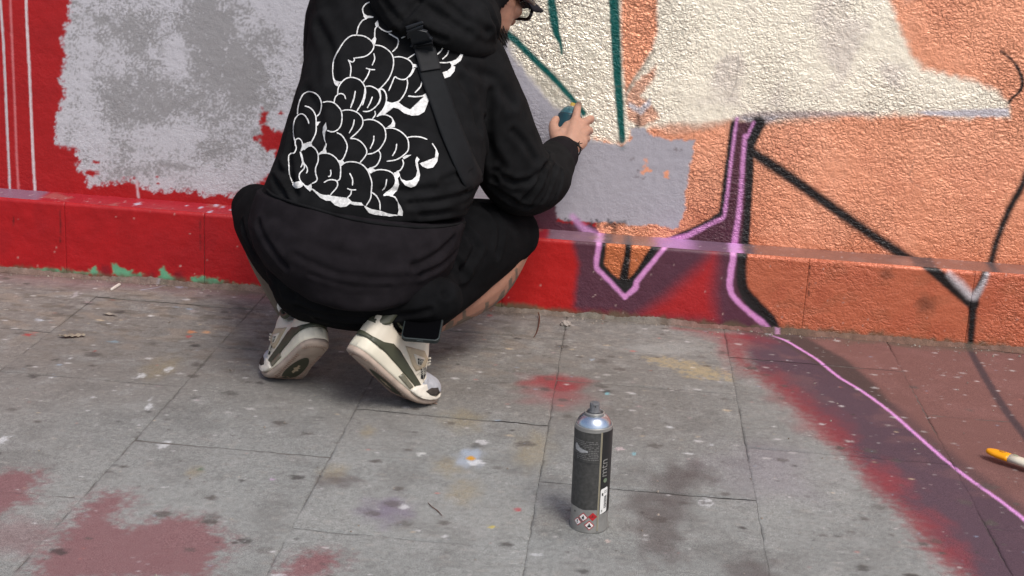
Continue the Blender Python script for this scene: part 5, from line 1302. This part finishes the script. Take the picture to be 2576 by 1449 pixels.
# ================================================================== SPRAY CANS
def cyl_patch(g, poly, r, seg=.006):
    V, F = subdiv_poly(poly, seg); g.add([(r*math.cos(a/.0325), r*math.sin(a/.0325), z) for a, z in V], F)
def text_polys(body, size):
    cu = bpy.data.curves.new('t', 'FONT'); cu.body = body; cu.size = size; cu.resolution_u = 3
    o = bpy.data.objects.new('t', cu); COL.objects.link(o); dg = bpy.context.evaluated_depsgraph_get()
    me = bpy.data.meshes.new_from_object(o.evaluated_get(dg)); V = [tuple(v.co) for v in me.vertices]; F = [tuple(p.vertices) for p in me.polygons]
    bpy.data.objects.remove(o); bpy.data.curves.remove(cu); bpy.data.meshes.remove(me); return V, F
M_STEEL = mat('brushed_tin', tuple(S(150, 148, 144)), .42, .45, .5, 60, .12)
M_DOME = mat('bare_dome_metal', (.52, .57, .64), .27, .9, .5, 30, .12)
M_NOZ = mat('grey_nozzle', tuple(S(96, 96, 98)), .5, 0, .4, 200, .4)
can = empty('spray_can', gr(1481, 1323)); can.rotation_euler = (0, math.radians(-1.4), 0)
tag(can, 'black and silver spray paint can with grey nozzle standing on the pavement', 'spray can')
bpy.context.view_layer.update()
def cput(g, nm, m, par=can, root=can, smooth=True):
    o = obj_from(nm, g.V, g.F, m, None, smooth); o.parent = par
    return o
R0 = .0325
g = Geo().lathe([(0, .004), (.028, .004), (.0305, .0006), (.0322, .0004), (.0330, .002), (.0326, .0045), (R0, .006), (R0, .186), (.0322, .189), (.0326, .1905), (.0322, .1925), (.0305, .192), (.030, .190)], 64); cput(g, 'body', M_STEEL)
g = Geo().lathe([(.0304, .1900), (.0298, .1935), (.0268, .2000), (.0228, .2048), (.0190, .2075), (.0172, .2082), (.0, .2082)], 64); cput(g, 'dome', M_DOME)
g = Geo().lathe([(.0160, .2078), (.0170, .2095), (.0172, .2118), (.0162, .2132), (.0146, .2126), (.0140, .2100)], 48); cput(g, 'valve_ring', M_STEEL)
g = Geo().lathe([(.0314, .1924), (.0318, .1912), (.0309, .1906), (.0303, .1916)], 64); cput(g, 'crimp_shadow_line', mat('dark_crimp', tuple(S(40, 42, 46)), .5))
g = Geo().lathe([(.0142, .2090), (.0142, .2104), (0, .2104)], 48); cput(g, 'valve_cup', mat('dark_cup', tuple(S(60, 62, 66)), .5, .4))
g = Geo().lathe([(.0118, .2100), (.0120, .2120), (.0100, .2128), (.0104, .2128), (.0094, .2136), (.0088, .2145), (.0084, .2272), (.0076, .2290), (.0052, .2284), (.004, .2272), (0, .2272)], 32); noz = cput(g, 'nozzle', M_NOZ)
g = Geo().lathe([(.0012, -.0001), (.0012, .0007), (0, .0007)], 12); g.xf(Matrix.Translation((.0012, -.0081, .2240)) @ Matrix.Rotation(math.radians(90), 4, 'X')); cput(g, 'spray_hole', mat('nozzle_hole', (.01, .01, .01), .6), noz)
def A(deg): return math.radians(deg)*R0
lab_m = mat('scuffed_black_label', tuple(S(66, 65, 63)), .55, .1, .4, 160, .30, 500, .2, .0003)
g = Geo(); cyl_patch(g, [(A(-300), .0470), (A(-200), .0480), (A(-165), .0452), (A(-140), .0462), (A(-110), .0440), (A(-85), .0452), (A(-66), .0446), (A(-66), .185), (A(-300), .185)], R0+.0004, .009); wrap = cput(g, 'label_wrap', lab_m)
g = Geo(); cyl_patch(g, [(A(-60), .036), (A(58), .036), (A(58), .186), (A(-60), .186)], R0+.0004, .009); wrap2 = cput(g, 'label_wrap', mat('clean_black_label', tuple(S(34, 33, 33)), .4, 0, .5, 60, .12))
for a0 in (-65.2, -62.4):
    g = Geo(); cyl_patch(g, [(A(a0), .006), (A(a0+1.5), .006), (A(a0+1.5), .1865), (A(a0), .1865)], R0+.0010); cput(g, 'seam_stripe', mat('cream_seam', tuple(S(186, 176, 150)), .4, .3))
g = Geo(); cyl_patch(g, [(A(-63.6), .004), (A(-62.5), .004), (A(-62.5), .1865), (A(-63.6), .1865)], R0+.0008); cput(g, 'seam_gap', mat('dark_seam', tuple(S(36, 32, 30)), .5))
V, F = text_polys('mtn', .021)
g = Geo(); w_ = max(v[0] for v in V); g.add([((R0+.0010)*math.cos(math.radians(-38)-v[1]/R0), (R0+.0010)*math.sin(math.radians(-38)-v[1]/R0), .104+v[0]) for v in V], F); cput(g, 'lettering', mat('grey_print', tuple(S(128, 126, 122)), .5), wrap2)
g = Geo(); cyl_patch(g, [(A(-43)+.0042*math.cos(q), .0975+.0042*math.sin(q)) for q in np.linspace(0, 6.283, 17)[:-1]], R0+.0010); cput(g, 'round_mark', mat('green_grey_print', tuple(S(104, 116, 96)), .5), wrap2)
# paragraph of fine print: worn rows of short dashes
g = Geo(); rp = random.Random(12)
for row in range(11):
    z = .168-.0032*row; a = -158 if row < 8 else -140
    while a < -72:
        L_ = rp.uniform(2.5, 8)
        if rp.random() < .86: cyl_patch(g, [(A(a), z), (A(min(a+L_, -70)), z), (A(min(a+L_, -70)), z+.0015), (A(a), z+.0015)], R0+.0009)
        a += L_+1.6
o = cput(g, 'fine_print', mat('pale_print', tuple(S(112, 110, 108)), .6), wrap); o['kind'] = 'stuff'
g = Geo(); cyl_patch(g, [(A(-150), .158), (A(-143), .163), (A(-128), .1555), (A(-104), .1525), (A(-102), .1500), (A(-125), .1475), (A(-146), .1500)], R0+.0012); cput(g, 'worn_patch', mat('scraped_tin', tuple(S(168, 168, 168)), .5, .3, .5, 300, .3), wrap)
g = Geo(); cyl_patch(g, [(A(-66.5), .130), (A(-158), .132), (A(-158), .1312), (A(-66.5), .1292)], R0+.0009); cput(g, 'print_rule', mat('dark_rule', tuple(S(40, 40, 40)), .6), wrap)
# barcode sticker
g = Geo(); cyl_patch(g, [(A(-58), .036), (A(-34), .039), (A(-32), .041), (A(-31), .082), (A(-34), .085), (A(-55), .0825), (A(-58), .080)], R0+.0012); stk = cput(g, 'barcode_sticker', mat('white_sticker', tuple(S(222, 220, 216)), .5, 0, .4, 80, .05))
M_INK = mat('black_ink', (.02, .02, .02), .6)
g = Geo(); z = .046
while z < .068:
    L_ = rp.choice([.0004, .0007, .0011]); cyl_patch(g, [(A(-45), z), (A(-35), z+.001), (A(-35), z+L_+.001), (A(-45), z+L_)], R0+.0017); z += L_+rp.choice([.0005, .0009])
for zz in (.040, .0425): cyl_patch(g, [(A(-54), zz), (A(-50), zz+.0003), (A(-50), zz+.0015), (A(-54), zz+.0012)], R0+.0017)
cyl_patch(g, [(A(-54), .071), (A(-49), .0695), (A(-49), .075), (A(-54), .0755)], R0+.0017)
for zz in (.0745, .0775): cyl_patch(g, [(A(-46), zz), (A(-35), zz+.001), (A(-35), zz+.0018), (A(-46), zz+.0008)], R0+.0017)
o = cput(g, 'bar_code', M_INK, stk); o['kind'] = 'stuff'
# hazard diamonds
M_HR = mat('hazard_red', tuple(S(176, 36, 40)), .45); M_HW = mat('hazard_white', tuple(S(226, 220, 216)), .45)
def rot(pts, t=0): c, s = math.cos(t), math.sin(t); return [(x*c-y*s, x*s+y*c) for x, y in pts]
def diamond(deg, z, k, sym, red=False):
    a0 = A(deg)
    g = Geo(); cyl_patch(g, [(a0+x*k, z+y*k) for x, y in [(0, -1), (1, 0), (0, 1), (-1, 0)]], R0+.0008); d = cput(g, 'hazard_diamond', M_HR)
    if not red:
        g = Geo(); cyl_patch(g, [(a0+x*k*.80, z+y*k*.80) for x, y in [(0, -1), (1, 0), (0, 1), (-1, 0)]], R0+.0012); cput(g, 'diamond_face', M_HW, d)
    g = Geo()
    for pl in sym: cyl_patch(g, [(a0+x*k, z+y*k) for x, y in pl], R0+.0016, .004)
    cput(g, 'diamond_symbol', M_INK, d)
EXC = [[(-.07, -.05), (.07, -.05), (.12, .5), (-.12, .5)], [(.10*math.cos(q), -.26+.10*math.sin(q)) for q in np.linspace(0, 6.283, 11)[:-1]]]
FLM = [[(-.22, -.2), (-.1, -.3), (.12, -.3), (.24, -.15), (.22, .08), (.12, -.02), (.14, .22), (.0, .5), (-.04, .25), (-.14, .1), (-.16, .0), (-.25, .05)], [(-.25, -.40), (.25, -.40), (.25, -.34), (-.25, -.34)]]
HLT = [[(.14*math.cos(q), .34+.14*math.sin(q)) for q in np.linspace(0, 6.283, 11)[:-1]], [(-.36, -.36), (.36, -.36), (.34, -.05), (.14, .16), (.07, .04), (-.07, .04), (-.14, .16), (-.34, -.05)]]
diamond(-125, .0205, .0080, EXC); diamond(-107, .0305, .0085, FLM); diamond(-79, .0325, .0078, [[(-.1, .15), (.1, .15), (.05, .5), (-.05, .42)], [(-.7, -.03), (.7, -.03), (.7, .03), (-.7, .03)]], True); diamond(-88, .0165, .0088, HLT)
g = Geo()
cyl_patch(g, [(A(-140), .036), (A(-136), .036), (A(-136), .0385), (A(-140), .0385)], R0+.0008)
cput(g, 'small_marks', M_INK)

# the can in his hand
top, botm = P_(1437, 283, 3.523), P_(1409, 420, 3.474)
axc = (top-botm).normalized(); hc = empty('spray_can', top-axc*.192)
hc.rotation_euler = axc.to_track_quat('Z', 'X').to_euler()
tag(hc, 'teal blue spray paint can gripped in the right hand against the silver paint', 'spray can')
M_TEALCAN = mat('teal_can_label', tuple(S(34, 72, 82)), .4, 0, .5, 40, .2)
k_ = .94
g = Geo().lathe([(0, .004), (.028*k_, .004), (.031*k_, .0004), (.033*k_, .002), (R0*k_, .006), (R0*k_, .176), (.0326*k_, .1785), (.0330*k_, .181), (.0318*k_, .183)], 48); cput(g, 'body', M_TEALCAN, hc)
g = Geo().lathe([(.0316*k_, .182), (.0300*k_, .187), (.0262*k_, .194), (.0205, .200), (.0140, .2030), (0, .203)], 48); cput(g, 'dome', mat('teal_dome', tuple(S(60, 104, 114)), .3, .3, .5, 90, .35), hc)
g = Geo().lathe([(.0318*k_, .1815), (.0326*k_, .1825), (.0322*k_, .1842), (.0310*k_, .1838)], 48); cput(g, 'rim', mat('dark_teal_rim', tuple(S(26, 46, 54)), .4), hc)
g = Geo().lathe([(.0130, .2025), (.0142, .2042), (.0132, .2062), (.0115, .204), (0, .204)], 32); cput(g, 'valve_ring', M_STEEL, hc)
g = Geo().lathe([(.0075, .203), (.0075, .208), (.0062, .209), (.0060, .216), (0, .2168)], 24); cput(g, 'nozzle', mat('yellow_ring_nozzle', tuple(S(170, 140, 60)), .5), hc)
g = Geo(); rp = random.Random(2)
for k in range(9):
    a0 = rp.uniform(-170, -60); z0 = .150+rp.uniform(0, .022); w_ = rp.uniform(.002, .005); h_ = rp.uniform(.003, .012)
    V, F = subdiv_poly([(A(a0)-w_, z0), (A(a0)+w_*.5, z0-h_*.4), (A(a0)+w_, z0+h_*.3), (A(a0)+w_*.2, z0+h_), (A(a0)-w_*.7, z0+h_*.7)], .005); g.add([(( R0*k_+.0006)*math.cos(a/.0325), (R0*k_+.0006)*math.sin(a/.0325), z) for a, z in V], F)
o = cput(g, 'paint_runs', mat('dark_paint_runs', tuple(S(20, 44, 52)), .35), hc); o['kind'] = 'stuff'

# ================================================================== PHONE, BRUSH AND LITTER
ph = empty('phone', P_(1056, 854, 2.700)); upv = Vector((.0, .86, .50)).normalized(); fn = Vector((.0, -.50, .86)); fn = (fn-upv*fn.dot(upv)).normalized(); sx = upv.cross(fn).normalized()
ph.matrix_basis = Matrix(((sx.x, upv.x, fn.x, ph.location.x), (sx.y, upv.y, fn.y, ph.location.y), (sx.z, upv.z, fn.z, ph.location.z), (0, 0, 0, 1)))
tag(ph, 'black phone in a dark case sticking out of the shorts pocket above the right sneaker', 'phone')
def rrect(w, h, r, n=6):
    o = []
    for cx, cy, a0 in ((w/2-r, r, -90), (w/2-r, h-r, 0), (-w/2+r, h-r, 90), (-w/2+r, r, 180)):
        for k in range(n+1):
            a = math.radians(a0+90*k/n); o.append((cx+r*math.cos(a), cy+r*math.sin(a)))
    return o
def prism(poly, z0, z1):
    n = len(poly); g = Geo(); g.V = [(x, y, z0) for x, y in poly]+[(x, y, z1) for x, y in poly]
    g.F = [tuple(reversed(range(n))), tuple(range(n, 2*n))]+[(i, (i+1) % n, (i+1) % n+n, i+n) for i in range(n)]; return g
g = prism(rrect(.078, .144, .011), -.010, 0); o = cput(g, 'case', mat('dark_case', tuple(S(34, 42, 42)), .5, 0, .4), ph, ph, False); b_ = o.modifiers.new('b', 'BEVEL'); b_.width = .0015; b_.segments = 2
g = prism([(x, y+.0028) for x, y in rrect(.0726, .1384, .009)], .0, .0006); cput(g, 'screen', mat('dark_glass', (.002, .002, .0025), .5, 0, .02), ph, ph, False)
g = Geo().box((0, -.0004, -.005), (.013, .0022, .004)); pt = cput(g, 'port_surround', mat('port_grey', tuple(S(52, 60, 60)), .5), ph, ph, False)
g = Geo().box((0, -.0016, -.005), (.008, .001, .0024)); cput(g, 'port', M_INK, pt, ph, False)

br = empty('paintbrush', gr(2481, 1132, .018)); d0 = (gr(2576, 1164, .0165)-gr(2481, 1132, .018)).normalized()
yv = Vector((0, 0, 1)).cross(d0).normalized(); zv = d0.cross(yv)
br.matrix_basis = Matrix(((d0.x, yv.x, zv.x, br.location.x), (d0.y, yv.y, zv.y, br.location.y), (d0.z, yv.z, zv.z, br.location.z), (0, 0, 0, 1)))
tag(br, 'flat paintbrush with yellow tipped cream handle lying on the painted paving', 'paintbrush')
def flat(st, n=20): return [[(x, w*math.cos(q), h*math.sin(q)+zz) for q in np.linspace(0, 6.2832, n+1)[:-1]] for x, w, h, zz in st]
g = Geo(); g.loft(flat([(.0, .002, .002, 0), (.002, .006, .0045, 0), (.007, .0095, .006, 0), (.016, .0128, .0072, 0), (.028, .0140, .008, 0), (.044, .0140, .0082, 0), (.0495, .0138, .0082, 0)])); cput(g, 'handle_tip', mat('yellow_plastic', tuple(S(238, 158, 2)), .4, 0, .5, 60, .06), br)
g = Geo(); g.loft(flat([(.0495, .0136, .0081, 0), (.075, .0122, .0085, 0), (.105, .0125, .009, -.001), (.130, .020, .009, -.002), (.142, .023, .008, -.003)])); cput(g, 'handle', mat('cream_painted_wood', tuple(S(214, 206, 186)), .45, 0, .45, 50, .12), br)
g = Geo(); g.loft(flat([(.140, .0245, .0085, -.003), (.180, .0250, .0075, -.006)])); cput(g, 'ferrule', M_STEEL, br)
g = Geo(); g.loft(flat([(.179, .0245, .007, -.006), (.215, .026, .0055, -.010), (.232, .025, .002, -.013)])); cput(g, 'bristles', mat('bristle', tuple(S(90, 70, 60)), .9, 0, .2, 500, .5, 900, .8, .001), br)
g = Geo(); g.lathe([(0, .0), (.0035, .0), (.0052, .0008), (.0058, .0006), (.006, 0)], 24); g.V = [(x*1.2+.033, y*.75, z+.0080) for x, y, z in g.V]; cput(g, 'hanging_hole', mat('hole_ochre', tuple(S(172, 112, 14)), .5), br)
g = Geo(); g.V = [(.060+.006*math.cos(q), .004*math.sin(q)+.002, .0086) for q in np.linspace(0, 6.28, 9)[:-1]]; g.F = [tuple(range(8))]; cput(g, 'stamp', mat('grey_green_stamp', tuple(S(150, 158, 132)), .6), br)

a, b = gr(281, 728, .004), gr(300, 716, .004)
g = Geo(); g.tube([a, a.lerp(b, .33), a.lerp(b, .7), b], [.0036, .0042, .0043, .0041], 10, 2); o = g.make('cigarette_butt', mat('stub_white', tuple(S(206, 198, 188)), .8, 0, .2, 300, .15))
tag(o, 'pale rolled stub lying on the pavement below the red plinth', 'cigarette butt')
g = Geo(); rr = random.Random(6)
g.ell((0, 0, 0), (.0135, .009, .0085), None, 8); g.V = [tuple(Vector(v)*(1+.35*(rr.random()-.5))) for v in g.V]; me = None
g.xf(Matrix.Translation(gr(1423, 815, .006))); o = g.make('pebble', mat('pale_stone', tuple(S(156, 146, 138)), .9, 0, .2, 300, .2, 400, .6, .001), None, False)
tag(o, 'small pale angular stone at the foot of the maroon plinth', 'pebble')
M_TWIG = mat('dry_twig', tuple(S(88, 54, 42)), .85, 0, .2, 200, .3)
g = Geo(); g.tube([gr(1354, 786, .012), gr(1357, 800, .006), gr(1355, 818, .004), gr(1350, 836, .003), gr(1343, 848, .002)], [.0014, .0016, .0016, .0014, .001], 6, 3); o = g.make('twig', M_TWIG)
tag(o, 'thin curved brown twig leaning at the foot of the red plinth', 'twig')
g = Geo(); g.tube([gr(1077, 1265, .002), gr(1088, 1276, .003), gr(1100, 1284, .002), gr(1112, 1297, .002)], [.0007, .0008, .0008, .0005], 6, 3); o = g.make('twig', M_TWIG)
tag(o, 'short dark twig lying left of the standing spray can', 'twig')
def flake(u, v, pts, lift, label, col):
    c = gr(u, v, .003); V, F = subdiv_poly([(x*.75/1000, y*.75/1000) for x, y in pts], .006)
    VV = [(c.x+x, c.y+y, .002+lift*(.5+.5*math.sin(x*300+y*420))+.004*abs(y/.02)) for x, y in V]
    o = obj_from('paint_flake', VV, F, mat('flake', tuple(col), .85, 0, .2, 150, .25), None); s_ = o.modifiers.new('s', 'SOLIDIFY'); s_.thickness = .0012; s_.offset = 1
    tag(o, label, 'paint flake')
flake(180, 846, [(-38, -14), (-18, -22), (6, -10), (26, 2), (40, 12), (30, 20), (8, 12), (-12, 8), (-30, -4)], .004, 'large curled tan paint flake beside the oval red drip', S(146, 134, 118))
flake(275, 791, [(-20, -5), (-6, -8), (14, -6), (28, -4), (16, 4), (-4, 6), (-18, 8)], .003, 'long narrow tan paint flake below the white stub', S(152, 142, 130))
